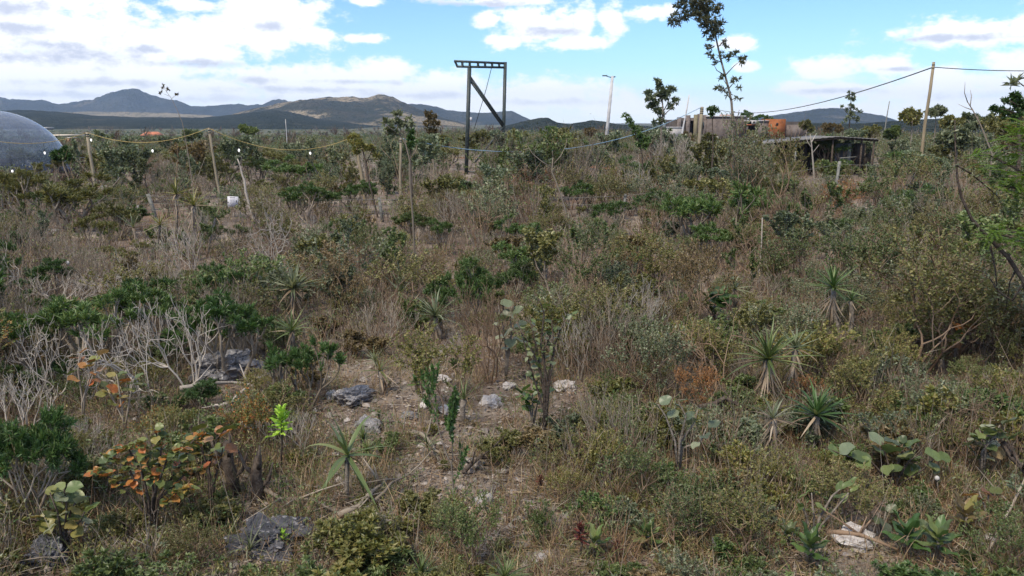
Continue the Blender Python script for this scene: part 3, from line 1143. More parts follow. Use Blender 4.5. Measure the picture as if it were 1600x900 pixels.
# ---- steel gantry
def gantry():
    D = 50.0
    b0, b1 = base_at(727, D), base_at(785, D + 1.2)
    p = lambda x, y: at(x, y, D + (x - 730) / 60 * 1.2)
    th = empty('steel_gantry', b0, 'tall dark steel gantry frame with a ladder-like top beam', 'gantry')
    def bar(n, a, b, w, h=None, m=STEEL):
        mb = MB()
        mb.bar(a, b, w, h)
        part(n, mb, m, th)
    bar('post', b0 - Vector((0, 0, .3)), p(733.5, 106), .21)
    bar('post', b1 - Vector((0, 0, .3)), p(789.5, 97), .20)
    bar('top_chord', p(710, 95.5), p(789, 99), .13)
    bar('bottom_chord', p(714, 104), p(789, 105.5), .13)
    bar('end_strut', p(710.5, 95), p(715, 104.5), .10)
    for x in (722.5, 734, 747, 758, 769, 780):
        bar('strut', p(x, 96.3 + (x - 712) * .045), p(x, 104.2 + (x - 712) * .015), .14)
    bar('brace', p(734, 119), p(787, 195), .10)
    bar('brace', p(734, 125), p(785, 197), .10)
    bar('lower_brace', p(786, 199), p(742, 254), .09)
    bar('base_rail', p(728, 268), p(788, 272), .10)
    mb = MB()
    mb.tube([p(768, 106), p(760, 138), p(752, 165), p(741, 201)], .018, 4)
    part('hanging_rope', mb, CABLE, th)
    mb = MB()
    mb.box(p(733, 186) + Vector((.12, -.12, 0)), (.12, .10, .22))
    part('switch_box', mb, CONC, th)
    land('the steel gantry', 750, 200)
    keep(724, 92, 738, 210, D)
    keep(722, 210, 740, 240, D)
    keep(722, 240, 740, 270, D)
    for y_ in (100, 125, 150, 175):
        keep(738, y_, 795, y_ + 28, D)
    keep(780, 150, 797, 202, D)


gantry()


# ---- wire fence with grey posts and the white notice
def wire_fence():
    D = 26.0
    posts = [(-40, 25.8, 318, .05), (232, 25.5, 303, .065), (593, 25.7, 309, .06), (978, 26.3, 303, .05), (1313, 31.0, 252, .06), (1640, 34.0, 262, .06)]
    b0 = base_at(232, 25.5)
    th = empty('wire_fence', b0, 'low wire fence with grey weathered posts running across the scrub', 'fence')
    tops, bots = [], []
    for px, d, ty, r in posts:
        b, t = base_at(px, d), at(px - 1, ty, d)
        mb = MB()
        mb.tube([b - Vector((0, 0, .1)), b.lerp(t, .5), t], [r, r * .97, r * .9], 6)
        part('post', mb, WOODG, th, True)
        tops.append(t)
        bots.append(b)
        keep(px - 6, ty, px + 6, ty + 34, d)
    for f in (.42, .68, .94):
        for i in range(len(posts) - 1):
            mb = MB()
            mb.tube(sag(bots[i].lerp(tops[i], f) + Vector((0, -.07, 0)), bots[i + 1].lerp(tops[i + 1], f) + Vector((0, -.07, 0)), .06, 8), .006, 3)
            part('wire', mb, WOODG, th)
    land('the grey fence post', 232, 325)


wire_fence()


def notice():
    D = 25.0
    b = base_at(365, D)
    th = empty('notice_sign', b, 'small white notice board with lines of black print on a stake', 'sign')
    mb = MB()
    c = at(364, 315, D)
    mb.tube([b - Vector((0, 0, .1)), Vector((b.x, b.y + .02, c.z + .1))], [.025, .022], 6)
    part('stake', mb, WOODG, th)
    mb = MB()
    w, h = 16.5 / FPX * D, 16.0 / FPX * D
    rot = Euler((0, math.radians(2.0), math.radians(3))).to_matrix()
    mb.box(c, (w, .012, h), rot)
    part('board', mb, mat_solid('white_board', (.52, .52, .56), (.58, .58, .62), 3), th)
    INK = mat_solid('ink', (.03, .03, .045))
    INKG = mat_solid('ink_grey', (.22, .22, .28))
    fr = rot @ Vector((0, -.009, 0)) + c
    # the print is too small to read: lines of words, a heading and the two symbols at the edges
    rr = random.Random(5)
    for j, (zz, x0, x1, mt, th_) in enumerate(((.40, -.27, .22, INK, .045), (.26, -.25, .20, INKG, .03), (.15, -.30, .18, INKG, .03), (.06, -.24, .18, INKG, .03), (-.04, -.26, .18, INKG, .03), (-.17, -.28, .22, INKG, .035), (-.29, -.2, .36, INKG, .03))):
        mb = MB()
        x = x0
        while x < x1:
            l = min(rr.uniform(.04, .11), x1 - x)
            mb.box(fr + rot @ Vector(((x + l / 2) * w, 0, zz * h)), (l * w, .004, th_ * h), rot)
            x += l + .025
        part('line_of_print', mb, mt, th)
    mb = MB()
    mb.box(fr + rot @ Vector((.31 * w, 0, .10 * h)), (.09 * w, .004, .07 * h), rot)
    mb.box(fr + rot @ Vector((.31 * w, -.001, .02 * h)), (.05 * w, .004, .10 * h), rot)
    mb.box(fr + rot @ Vector((.31 * w, 0, -.05 * h)), (.09 * w, .004, .05 * h), rot)
    part('printed_symbol', mb, INK, th)
    mb = MB()
    mb.box(fr + rot @ Vector((-.45 * w, 0, -.08 * h)), (.07 * w, .004, .10 * h), rot)
    part('printed_symbol', mb, INK, th)
    land('the white notice', 364, 315)
    for x_ in (348, 356, 364, 372):
        keep(x_, 298, x_ + 10, 318, D)
        keep(x_, 318, x_ + 10, 340, D)


notice()


# ---- open shed on the right
def shed():
    D = 47.0
    p = lambda x, y, dy=0: at(x, y, D + dy)
    b = base_at(1285, D)
    th = empty('open_shed', b, 'low open shed with sagging sheet roof and dark board walls', 'shed')
    TIN = mat_solid('weathered_tin', (.12, .12, .12), (.20, .195, .185), 2.0, .8, .3, .2, stretch=(3, .4, 1), c3=(.16, .10, .06))
    DARK = mat_solid('dark_board', (.035, .032, .03), (.07, .06, .052), 5, .95, .1, .4, stretch=(6, 6, .5))
    GREYB = mat_solid('grey_blue_board', (.10, .11, .13), (.17, .18, .21), 3, .9, .2, .2)
    edge = [(1198, 224), (1228, 221), (1262, 217.5), (1310, 213.5), (1342, 215.5), (1373, 217.5)]
    for i in range(5):
        a, c = p(*edge[i]), p(*edge[i + 1])
        mb = MB()
        n = 10
        V = []
        for k in range(n + 1):
            q = a.lerp(c, k / n) + Vector((0, 0, .025 * (k % 2)))
            V += [tuple(q), tuple(q + Vector((.1, 4.4, -.02))), tuple(q - Vector((0, 0, .035))), tuple(q + Vector((.1, 4.4, -.055)))]
        F = []
        for k in range(n):
            u = k * 4
            F += [(u, u + 4, u + 5, u + 1), (u + 2, u + 3, u + 7, u + 6), (u, u + 2, u + 6, u + 4), (u + 1, u + 5, u + 7, u + 3)]
        F += [(0, 1, 3, 2), (n * 4, n * 4 + 2, n * 4 + 3, n * 4 + 1)]
        mb.add(V, F)
        part('roof_sheet', mb, TIN, th)
    mb = MB()
    mb.tube([p(1200, 226, .15), p(1262, 219.8, .15), p(1310, 216, .15), p(1372, 219.5, .15)], .06, 6)
    part('roof_pole', mb, BARKD, th)
    for x, ty, dy in ((1203, 227, .25), (1244, 222, .3), (1302, 217, .3), (1347, 219, .3), (1366, 221, .2), (1225, 225, 4.2), (1290, 219, 4.2), (1360, 221, 4.2)):
        q = p(x, ty, dy)
        mb = MB()
        mb.tube([Vector((q.x, q.y, gz(q.x, q.y) - .2)), q], [.06, .05], 6)
        part('post', mb, BARKD if x != 1244 else WOODG, th)
    x = 1222.0
    while x < 1352:
        w = RND.uniform(8, 13)
        a = p(x + w / 2, 226, 3.6)
        zt = a.z + RND.uniform(-.02, .10)
        zb = gz(a.x, a.y)
        mb = MB()
        mb.box((a.x, a.y + RND.uniform(-.02, .02), (zt + zb) / 2), (w / FPX * (D + 3.6) * .95, .03, zt - zb))
        part('wall_board', mb, DARK, th)
        x += w
    for x0, x1, dy, m in ((1306, 1324, 1.2, GREYB), (1325, 1331, .9, WOODG), (1242, 1246, 1.6, WOODG), (1253, 1262, 1.8, DARK), (1334, 1352, 2.2, DARK)):
        a, c = p(x0, 224, dy), p(x1, 222, dy)
        zb = gz(a.x, a.y)
        mb = MB()
        mb.box(((a.x + c.x) / 2, a.y, (a.z + zb) / 2), (c.x - a.x, .04, a.z - zb))
        part('front_board', mb, m, th)
    a, c = p(1312, 247, .3), p(1338, 245, .3)
    mb = MB()
    mb.bar(a, c, .05)
    part('cross_rail', mb, WOODG, th)
    land('the open shed', 1285, 235)
    for x_ in (1232, 1262, 1292, 1322, 1350):
        keep(x_ - 14, 212, x_ + 14, 248, D)


shed()


# ---- bare red earth by the concrete pole
def bare_earth():
    c = base_at(955, 57)
    RE = mat_solid('red_earth', (.20, .10, .065), (.30, .165, .11), 1.6, .95, .1, .6, c3=(.5, .34, .25))
    V, F = [], []
    n = 26
    for j in range(9):
        for i in range(n):
            t = 6.283 * i / n
            r = j / 8
            x, y = c.x + math.cos(t) * 1.9 * r * (1 + .2 * math.sin(3 * t)), c.y + math.sin(t) * 1.6 * r
            V.append((x, y, gz(x, y) - .06 + .55 * (1 - r) ** 1.3 * (1 + .3 * mnoise.noise((x, y, 0))) + .06 * mnoise.noise((x * 3, y * 3, 2))))
    for j in range(8):
        for i in range(n):
            F.append((j * n + i, (j + 1) * n + i, (j + 1) * n + (i + 1) % n, j * n + (i + 1) % n))
    mb = MB()
    mb.add(V, F)
    tag(obj('bare_earth', mb.mesh('bare_earth', RE, True)), 'heap of bare red earth at the foot of the concrete pole', 'earth heap', kind='structure')


bare_earth()


# ---- unfinished block houses and the far cottages
BLOCK = mat_solid('grey_block', (.12, .10, .092), (.19, .16, .145), 1.2, .95, .1, .3, c3=(.08, .065, .06))
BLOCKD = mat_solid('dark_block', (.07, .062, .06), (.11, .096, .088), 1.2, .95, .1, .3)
ORANGE = mat_solid('orange_render', (.24, .085, .035), (.36, .14, .06), 1.0, .9, .1, .2, c3=(.16, .07, .04))
WHITEW = mat_solid('white_wall', (.36, .35, .33), (.48, .46, .45), 1.5, .9, .1, .1)
REDT = mat_solid('red_tile', (.42, .15, .08), (.52, .21, .12), 2.0, .9, .1, .3)
TANW = mat_solid('tan_wall', (.40, .24, .13), (.50, .32, .19), 1.5, .9, .1, .1)


def pbox(mb, x0, x1, y0, y1, D, depth):
    """box whose front face fills the given view rectangle at depth D"""
    a, c = at(x0, y0, D), at(x1, y1, D)
    mb.box(((a.x + c.x) / 2, D + depth / 2, (a.z + c.z) / 2), (abs(c.x - a.x), depth, abs(a.z - c.z)))


def houses():
    D = 112.0
    th = empty('block_house', base_at(1115, D), 'unfinished grey block house with bare columns on its upper floor', 'house')
    def p(n, mats, *a):
        mb = MB()
        pbox(mb, *a)
        return part(n, mb, mats, th)
    p('wall', BLOCK, 1105, 1163, 182.5, 226, D, .3)
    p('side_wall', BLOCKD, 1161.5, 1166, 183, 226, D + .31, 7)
    p('wall', BLOCKD, 1058, 1070, 186, 226, D + .6, .3)
    p('wall', BLOCKD, 1070, 1098, 189, 226, D + 2.5, .3)
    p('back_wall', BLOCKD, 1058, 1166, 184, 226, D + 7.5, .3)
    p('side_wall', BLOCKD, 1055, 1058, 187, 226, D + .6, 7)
    p('floor_slab', CONC, 1104, 1166, 180.6, 182.3, D - .2, 7.8)
    p('floor_slab', BLOCK, 1070.3, 1098.0, 187, 188.8, D + .4, 7)
    for x, y in ((1061, 183), (1075, 180), (1087, 179), (1092.5, 178), (1101.5, 179.5)):
        p('column', BLOCK if x != 1087 else mat_solid('olive_block', (.18, .16, .10), (.24, .21, .14), 1), x - 2.0, x + 2.0, y, 226, D + .2, .35)
    p('parapet', REDT, 1125, 1143, 179.2, 180.6, D + .4, .3)
    p('window_opening', STEEL, 1098.6, 1099.5, 190, 200, D + .05, .1)
    land('the grey block house', 1115, 200)
    th = empty('block_house', base_at(1205, D), 'long low block house with an orange rendered wall and one white window', 'house')
    p('wall', BLOCK, 1181, 1203, 189.5, 216, D - .4, .3)
    p('orange_wall', ORANGE, 1203.1, 1226, 186, 216, D - .8, 4)
    p('wall', BLOCK, 1226.1, 1262, 195, 216, D - .4, .3)
    p('roof_slab', CONC, 1164.5, 1204, 188, 189.4, D - .6, 5)
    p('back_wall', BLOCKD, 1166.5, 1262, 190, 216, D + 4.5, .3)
    fr_ = p('window_frame', WHITEW, 1174.5, 1182, 188.2, 194, D - .75, .12)
    p('window_pane', CABLE, 1177, 1179.4, 189.6, 192.6, D - .78, .05).parent = fr_
    p('doorway_post', BLOCKD, 1166.6, 1168.2, 195, 216, D - .4, .3)
    p('lintel', REDT, 1164, 1181, 194.4, 195.6, D - .5, .4)
    p('window_opening', CABLE, 1213, 1216, 192, 196, D - .86, .08)
    land('the orange wall', 1214, 197)
    for x_ in (1055, 1080, 1105, 1130, 1168, 1190, 1205):
        keep(x_, 182, x_ + 22, 202, 105)
    w = empty('garden_wall', base_at(1055, 100), 'short whitewashed wall below the unfinished block house', 'wall')
    mb = MB()
    pbox(mb, 1042, 1068, 199.5, 215, 100, .2)
    part('wall_face', mb, WHITEW, w)
    mb = MB()
    pbox(mb, 1041.5, 1068.5, 198.3, 199.4, 99.9, .4)
    part('coping', mb, CONC, w)
    w = empty('garden_wall', base_at(1108, 90), 'broken pale rubble wall in front of the unfinished block house', 'wall')
    for i in range(26):
        mb = MB()
        x = 1098 + RND.random() * 22
        y = 207 + RND.random() * 9 + abs(x - 1106) * .15
        pbox(mb, x, x + RND.uniform(2, 4.5), y, y + RND.uniform(1.6, 3.2), 90 + RND.uniform(0, .5), .4)
        part('rubble_block', mb, WHITEW if RND.random() < .6 else BLOCK, w)
    # cottages on the plain
    def cottage(px, base_py, wpx, wall_px, roof_px, depth, label, wm, rm, hip=True, porch=False):
        g = gp(px, base_py)
        D2 = g.y
        u = D2 / FPX
        th = empty('cottage', g, label, 'house')
        W, H, R = wpx * u, wall_px * u, roof_px * u
        mb = MB()
        mb.box((g.x, g.y + depth / 2, g.z + H / 2), (W, depth, H))
        part('walls', mb, wm, th)
        ov = W * .12
        mb = MB()
        x0, x1, y0, y1, z = g.x - W / 2 - ov, g.x + W / 2 + ov, g.y - ov, g.y + depth + ov, g.z + H + .01
        ym = (y0 + y1) / 2
        hx = W * (.22 if hip else .0)
        V = [(x0, y0, z), (x1, y0, z), (x1, y1, z), (x0, y1, z), (x0 + hx, ym, z + R), (x1 - hx, ym, z + R)]
        mb.add(V, [(0, 1, 5, 4), (1, 2, 5), (2, 3, 4, 5), (3, 0, 4), (3, 2, 1, 0)])
        part('roof', mb, rm, th)
        for k in (-.25, .22):
            mb = MB()
            mb.box((g.x + k * W, g.y - .03, g.z + H * .5), (W * .14, .08, H * .5))
            part('window', mb, CABLE, th)
        return th
    cottage(234, 216.5, 23, 4.5, 5.5, 7, 'small cottage with red tiled hip roof out on the plain', TANW, REDT)
    cottage(107, 222, 9, 6, 1.0, 4, 'small tan hut beneath the flat pale canopy on the plain', TANW, WHITEW, False)
    g = gp(100, 221)
    u = g.y / FPX
    th = empty('canopy', g, 'flat pale canopy roof on posts sheltering the tan hut', 'canopy')
    mb = MB()
    mb.box((g.x - 0 * u, g.y + 2, g.z + 9.3 * u), (29 * u, 8, .35))
    part('roof', mb, mat_solid('pale_sheet', (.55, .48, .38), (.66, .58, .48), 1), th)
    for k in (-.48, -.2, .48):
        mb = MB()
        mb.box((g.x + k * 28 * u, g.y - 1.5, g.z + 4.6 * u), (.25, .25, 9 * u))
        part('post', mb, BARKD, th)
    g = gp(75, 203)
    u = g.y / FPX
    th = empty('barn', g, 'long white-roofed barn far off beneath the wooded plateau', 'barn')
    mb = MB()
    mb.box((g.x, g.y, g.z + 1.2 * u), (9.5 * u, 9, 2.0 * u))
    part('walls', mb, BLOCKD, th)
    mb = MB()
    mb.box((g.x, g.y, g.z + 3.2 * u), (11 * u, 11, 1.8 * u))
    part('roof', mb, WHITEW, th)


houses()


# ================================================================= rocks, stump, fallen wood
def rock_mesh(seed, sub=3, rough=.35, flat=.7):
    import bmesh
    bm = bmesh.new()
    bmesh.ops.create_icosphere(bm, subdivisions=sub, radius=.5)
    for v in bm.verts:
        p = v.co.normalized()
        q = (p.x * 1.3 + seed * 7.1, p.y * 1.3, p.z * 1.3 + seed)
        k = 1 + rough * mnoise.noise(q) + .5 * rough * mnoise.noise((q[0] * 2.7, q[1] * 2.7, q[2] * 2.7)) + .28 * rough * mnoise.noise((q[0] * 7, q[1] * 7, q[2] * 7)) + .12 * rough * mnoise.noise((q[0] * 19, q[1] * 19, q[2] * 19))
        # ridged facets
        k += .35 * rough * abs(mnoise.noise((q[0] * 1.6 + 9, q[1] * 1.6, q[2] * 3.4)))
        v.co = p * .5 * k
        v.co.z *= flat
    me = bpy.data.meshes.new('rock')
    bm.to_mesh(me)
    bm.free()
    return me


ROCKS = []
for i in range(8):
    ROCKS.append(rock_mesh(i * 1.7 + .3, 5 if i < 3 else 3, .62 if i < 3 else .5))


def rock(i, mat, px, base, w, h, label, cat='rock', group=None, phrase=None, rz=None, prot=True):
    g = gp(px, base)
    zc = g.y * math.cos(PITCH) + CAMH * math.sin(PITCH)
    s = w * zc / FPX
    me = ROCKS[i].copy()
    me.materials.append(mat)
    hh = h * zc / FPX / .7
    o = obj('boulder' if w > 45 else 'rock', me, None, (g.x, g.y + s * .25, g.z + hh * .22), (RND.uniform(-.2, .2), RND.uniform(-.2, .2), RND.uniform(0, 6) if rz is None else rz), (s, s * .8, hh))
    tag(o, label, cat, group)
    if prot:
        keep(px - w / 2, base - h, px + w / 2, base - h * .15, g.y)
    if phrase:
        land(phrase, px, base - h / 2)
    return o


rock(0, ROCK, 340, 604, 84, 52, 'large grey and white mottled boulder behind the bare pale branches', 'boulder', phrase='the mottled boulder')
rock(1, ROCKD, 415, 880, 106, 44, 'broad dark slab of rock lying at the bottom edge among dry straw', 'boulder', phrase='the dark slab', rz=.3)
rock(2, ROCK, 548, 640, 58, 26, 'low dark purple-grey rock among brown grass', 'boulder', phrase='the low purple-grey rock')
rock(1, ROCKD, 72, 900, 74, 44, 'dark rock in the bottom left corner', 'boulder')
for k, (px, b, w, h, m, lab) in enumerate((
        (766, 647, 36, 18, ROCKW, 'pale white stone half hidden under the round-leaved plant'),
        (702, 660, 34, 16, ROCKW, 'flat white stone beside the fine dark sapling'),
        (693, 601, 22, 12, ROCKW, 'small bright white stone beyond the bare patch'),
        (756, 804, 34, 28, ROCKW, 'upright pale stone under orange straw'),
        (738, 742, 34, 16, ROCKW, 'pale flat stone at the foot of the dark sapling'),
        (882, 622, 34, 18, ROCKW, 'white stone right of the crooked dark trunk'),
        (1338, 872, 60, 34, ROCKW, 'broad weathered white stone at the bottom right'),
        (1132, 884, 44, 34, ROCK, 'grey stone stub at the bottom among yellow herbs'),
        (214, 893, 36, 22, ROCK, 'pale grey stone at the bottom near the left corner'),
        (664, 640, 22, 11, ROCKW, 'little white stone left of the fine dark sapling'),
        (575, 680, 44, 24, ROCK, 'pale grey stone behind the drooping strap-leaved plant'),
        (845, 890, 30, 18, ROCKW, 'white stone under the dark red dead seedling'),
        (520, 632, 26, 16, ROCKW, 'white stone left of the purple-grey rock'),
        (128, 838, 40, 22, ROCK, 'pale stone under the light green round-leaved sprig'),
        (1560, 862, 44, 20, ROCKW, 'white bleached stone at the lower right edge'),
        (1092, 900, 34, 18, ROCKW, 'white stone at the bottom right of the dark red seedlings'),
        (795, 618, 24, 14, ROCKW, 'white stone under the pale broad leaves'),
        (640, 668, 26, 12, ROCK, 'grey stone on the bare patch above the fallen branch'))):
    rock(3 + k % 5, m, px, b, w, h, lab, 'stone', 'loose stones on the bare ground', prot=k < 7)
for k, (px, b, w, h, lab) in enumerate(((15, 382, 50, 20, 'dark lichen-grey boulder at the left edge behind low bushes'), (60, 372, 40, 14, 'dark grey boulder under the flat-topped bushes'), (205, 336, 34, 12, 'pale grey boulder left of the grey fence post'), (170, 300, 40, 9, 'pale whitish rock ledge behind the flat-topped bushes'),
                                        (1345, 470, 16, 12, 'small white stone on the slope right of the tall green rosette'), (1230, 478, 14, 7, 'tiny white stone left of the tall green rosette'))):
    rock(3 + k % 5, ROCK if k != 3 else ROCKW, px, b, w, h, lab, 'rock', prot=False)


def stump(px, base, top, lean, label):
    g = gp(px, base)
    t = at(px + lean, top, g.y)
    th = empty('tree_stump', g, label, 'stump')
    mb = MB()
    d = t - g
    mb.tube([g - Vector((0, 0, .05)), g + d * .3 + Vector((.01, 0, 0)), g + d * .6 - Vector((.015, 0, 0)), t], [.075, .058, .05, .03], 7)
    part('trunk', mb, BARKD, th, True)
    for i in range(4):
        mb = MB()
        a = i * 1.7
        q = g + d * (.25 + .15 * i)
        mb.tube([q, q + Vector((math.cos(a) * .10, math.sin(a) * .08, .10)), q + Vector((math.cos(a) * .15, math.sin(a) * .1, .26))], [.024, .018, .008], 5)
        part('broken_limb', mb, BARKD, th, True)
    keep(px - 18, top, px + 18, base - 10, g.y)
    land('the dark stump', px, (base + top) / 2)


stump(366, 782, 690, -12, 'dark split stump standing left of the lime green sapling')
stump(402, 790, 712, 2, 'thin blackened stump right of the split stump')


def fallen(pts, r, label, m=TWIG, phrase=None, forks=3, lift=.05):
    P = [gp(x, y) + Vector((0, 0, lift + z)) for x, y, z in pts]
    th = empty('fallen_branch', P[0], label, 'branch', 'fallen branches')
    mb = MB()
    Q = []
    for i in range(len(P) - 1):
        for k in (0, .5):
            Q.append(P[i].lerp(P[i + 1], k) + Vector((RND.gauss(0, .01), 0, RND.gauss(0, .012))))
    Q.append(P[-1])
    mb.tube(Q, np.linspace(r, r * .45, len(Q)), 6)
    part('limb', mb, m, th, True)
    for i in range(forks):
        k = RND.randint(1, len(Q) - 2)
        d = Vector((RND.gauss(0, .2), RND.gauss(0, .2), RND.uniform(.02, .16)))
        mb = MB()
        mb.tube([Q[k], Q[k] + d * .6, Q[k] + d * 1.3 + Vector((0, 0, RND.uniform(-.03, .06)))], [r * .5, r * .35, r * .15], 4)
        part('twig', mb, m, th)
    if phrase:
        land(phrase, pts[len(pts) // 2][0], pts[len(pts) // 2][1])


fallen([(618, 690, 0), (645, 694, .03), (668, 702, .04), (682, 716, .02), (690, 730, 0)], .028, 'curved pale dead branch on the bare patch', phrase='the curved dead branch')
fallen([(735, 700, 0), (770, 694, .02), (830, 690, 0)], .03, 'straight pale dead branch behind the dark sapling foot')
fallen([(530, 832, .02), (560, 815, .06), (590, 800, .08), (606, 780, .04)], .028, 'pale grey log in the heap of dead wood', phrase='the heap of dead wood')
fallen([(548, 826, .02), (580, 828, .08), (606, 836, .06), (640, 838, .02)], .018, 'bleached forked branch at the front of the dead wood heap')
fallen([(590, 815, .1), (612, 790, .12), (640, 772, .06), (662, 768, .02)], .015, 'thin curved branch on top of the dead wood heap')
fallen([(725, 752, .03), (750, 745, .06), (775, 735, .05)], .025, 'dark broken branch beside the fine dark sapling', BARKD)
fallen([(395, 778, .05), (440, 800, .08), (490, 818, .06), (530, 820, .03)], .022, 'long thin branch lying above the dark slab', TWIG)
fallen([(1095, 690, .25), (1130, 682, .3), (1170, 684, .2), (1200, 676, .1)], .03, 'dark broken branch lying before the big spiky rosettes', BARKD)
fallen([(1560, 772, .4), (1585, 800, .3), (1605, 815, .2)], .03, 'dark slanting branch at the lower right edge', BARKD)
fallen([(1540, 900, .05), (1575, 850, .2), (1600, 800, .35)], .015, 'pale grey branch rising at the bottom right edge', TWIG)
fallen([(285, 640, .15), (320, 636, .2), (365, 624, .1), (420, 628, .05)], .03, 'pale branch lying under the mottled boulder', TWIGP)
fallen([(330, 668, .1), (365, 660, .15), (400, 634, .2), (430, 618, .2)], .028, 'second pale branch below the mottled boulder', TWIGP)
fallen([(1400, 590, .3), (1460, 576, .35), (1530, 578, .3), (1570, 590, .2)], .025, 'long bowed dark stem lying right of the yellow-green bushes', BARKD)
fallen([(1290, 850, .03), (1340, 862, .08), (1400, 880, .02)], .022, 'reddish dead branch behind the broad white stone', TWIGR)


# ================================================================= rosettes with separate leaves
STRAPS = {}
for key in ('mid', 'grey', 'yellow', 'vivid', 'dark', 'blue', 'dead'):
    STRAPS[key] = [strap_mesh(c, LEAF1[key], w) for c, w in ((.35, .030), (.9, .033), (1.5, .034), (.1, .026))]


def rosette(px, py, w, bpx, bpy_, key, label, n=34, skirt=0, lo=-.25, hi=1.45, wid=1.0, curl=(0, 1, 3), stem_r=.035, phrase=None, dead=.12, group=None, D=None):
    """a spiky rosette: crown at (px,py), foot at (bpx,bpy)"""
    g = gp(bpx, bpy_) if D is None else base_at(bpx, D)
    D = g.y
    c = at(px, py, D)
    zc = D * math.cos(PITCH) + CAMH * math.sin(PITCH)
    Lf = w * .56 * zc / FPX
    th = empty('spiky_rosette', g, label, 'rosette plant', group)
    d = c - g
    mb = MB()
    mb.tube([g - Vector((0, 0, .06)), g + d * .35 + Vector((RND.gauss(0, .02), 0, 0)), g + d * .7 + Vector((RND.gauss(0, .015), 0, 0)), c], [stem_r * 1.1, stem_r * .9, stem_r * .9, stem_r], 7)
    part('stem', mb, BARKG, th, True)
    loc = c - g
    for i in range(n):
        t = i / n
        el = hi - (hi - lo) * t ** .8 + RND.uniform(-.12, .12)
        az = i * 2.4 + RND.uniform(-.35, .35)
        me = STRAPS['dead' if t > 1 - dead else key][RND.choice(curl)]
        L = Lf * RND.uniform(.75, 1.15) * (.75 + .35 * min(1, t * 3))
        obj('leaf', me, th, loc + Vector((0, 0, .05 * (1 - t) * Lf)), (RND.uniform(-.3, .3), -el, az), (L, Lf * wid, Lf))
    if skirt:
        mb = MB()
        for i in range(skirt):
            strap_into(mb, c - Vector((0, 0, RND.uniform(0, .55) * min(d.length, .5))), RND.uniform(0, 6.28), RND.uniform(-1.45, -.6), Lf * RND.uniform(.5, .95), .009, RND.uniform(-.3, .6), 3)
        part('dead_leaf_skirt', mb, LEAF['dead'], th)
    keep(px - w * .42, py - w * .4, px + w * .42, py + w * .3, D)
    if phrase:
        land(phrase, px, py)


rosette(1200, 562, 128, 1198, 655, 'mid', 'largest spiky green rosette, tilted, with a long skirt of dead leaves', 44, 60, phrase='the largest spiky rosette', stem_r=.05, dead=.05)
rosette(1243, 545, 84, 1240, 640, 'grey', 'spiky rosette just right of the largest one, thin grey-green blades', 34, 40, phrase='the grey spiky rosette')
rosette(1276, 650, 112, 1272, 720, 'dark', 'dark green spiky rosette low in front of the two tall ones', 42, 24, phrase='the dark low spiky rosette', wid=1.2)
rosette(1208, 655, 80, 1212, 735, 'grey', 'drooping half dead rosette with a brown skirt below the largest one', 22, 70, dead=.4)
rosette(1302, 450, 92, 1312, 560, 'vivid', 'fresh green rosette on a tall stem with a curling dead skirt', 40, 40, phrase='the fresh green rosette', wid=1.1, dead=.03)
rosette(1330, 470, 60, 1330, 560, 'vivid', 'smaller fresh green rosette touching the tall-stemmed one on its right', 26, 20, dead=.05)
rosette(1302, 388, 48, 1303, 440, 'grey', 'small blue-grey rosette with a pale skirt above the fresh green one', 26, 40, phrase='the small blue-grey rosette')
rosette(1148, 452, 62, 1150, 505, 'grey', 'grey spiky rosette beside the large green leaves', 30, 14, phrase='the grey mid-slope rosette')
rosette(680, 495, 92, 686, 540, 'blue', 'blue-green spiky rosette standing alone behind the yellow-olive bush', 42, 24, phrase='the blue-green rosette', dead=.06)
rosette(458, 452, 92, 462, 520, 'grey', 'broad grey-green rosette with a pale hanging skirt', 42, 40, phrase='the broad grey rosette')
rosette(456, 518, 78, 458, 570, 'mid', 'green rosette directly below the broad grey one', 24, 10, phrase='the green rosette', wid=1.2, hi=1.3)
rosette(594, 580, 72, 597, 628, 'yellow', 'thin yellowish rosette on a dark stick stem above the purple-grey rock', 14, 8, wid=1.2, lo=-.6, phrase='the thin yellowish rosette')
rosette(543, 714, 158, 545, 796, 'mid', 'young drooping plant with few wide strap leaves and a folded skirt', 15, 0, lo=-1.25, hi=1.5, wid=1.35, curl=(1, 2, 0), stem_r=.022, phrase='the drooping strap-leaved plant', dead=.08)
rosette(725, 625, 66, 722, 665, 'mid', 'small upright grassy rosette right of the fine dark sapling', 14, 0, hi=1.5, lo=.4, curl=(0, 3))
rosette(668, 700, 70, 668, 730, 'mid', 'low thin rosette behind the curved dead branch', 12, 0, hi=1.4, lo=.1, curl=(0, 1))
# the group of tall stemmed rosettes at the left
rosette(275, 304, 66, 277, 392, 'yellow', 'tall stemmed rosette with yellowish spikes, left of the tallest pair', 26, 12, phrase='the tall yellowish rosettes', stem_r=.04)
rosette(302, 322, 64, 303, 408, 'yellow', 'tall stemmed rosette with drooping tan blades, nearest the thin leaning post', 26, 30, stem_r=.05, dead=.25)
rosette(250, 352, 56, 243, 402, 'yellow', 'short stemmed yellow-green rosette between the fence post and the tall pair', 22, 8, stem_r=.03)
rosette(208, 356, 54, 222, 398, 'grey', 'tilted brownish rosette on a slanting stem by the grey fence post', 20, 10, dead=.4, stem_r=.03)
rosette(337, 340, 46, 322, 404, 'mid', 'dark stemmed rosette leaning right under the white sign', 20, 8, stem_r=.03)
rosette(1470, 560, 60, 1470, 590, 'mid', 'half hidden rosette under the big olive bush', 18, 6)
rosette(1105, 420, 40, 1105, 450, 'grey', 'small pale rosette left of the grey mid-slope rosette', 20, 8)
rosette(390, 860, 90, 385, 892, 'grey', 'thin pale grass-bladed rosette sprouting beside the dark slab', 16, 0, lo=.0, hi=1.3, wid=.7, curl=(1, 2))


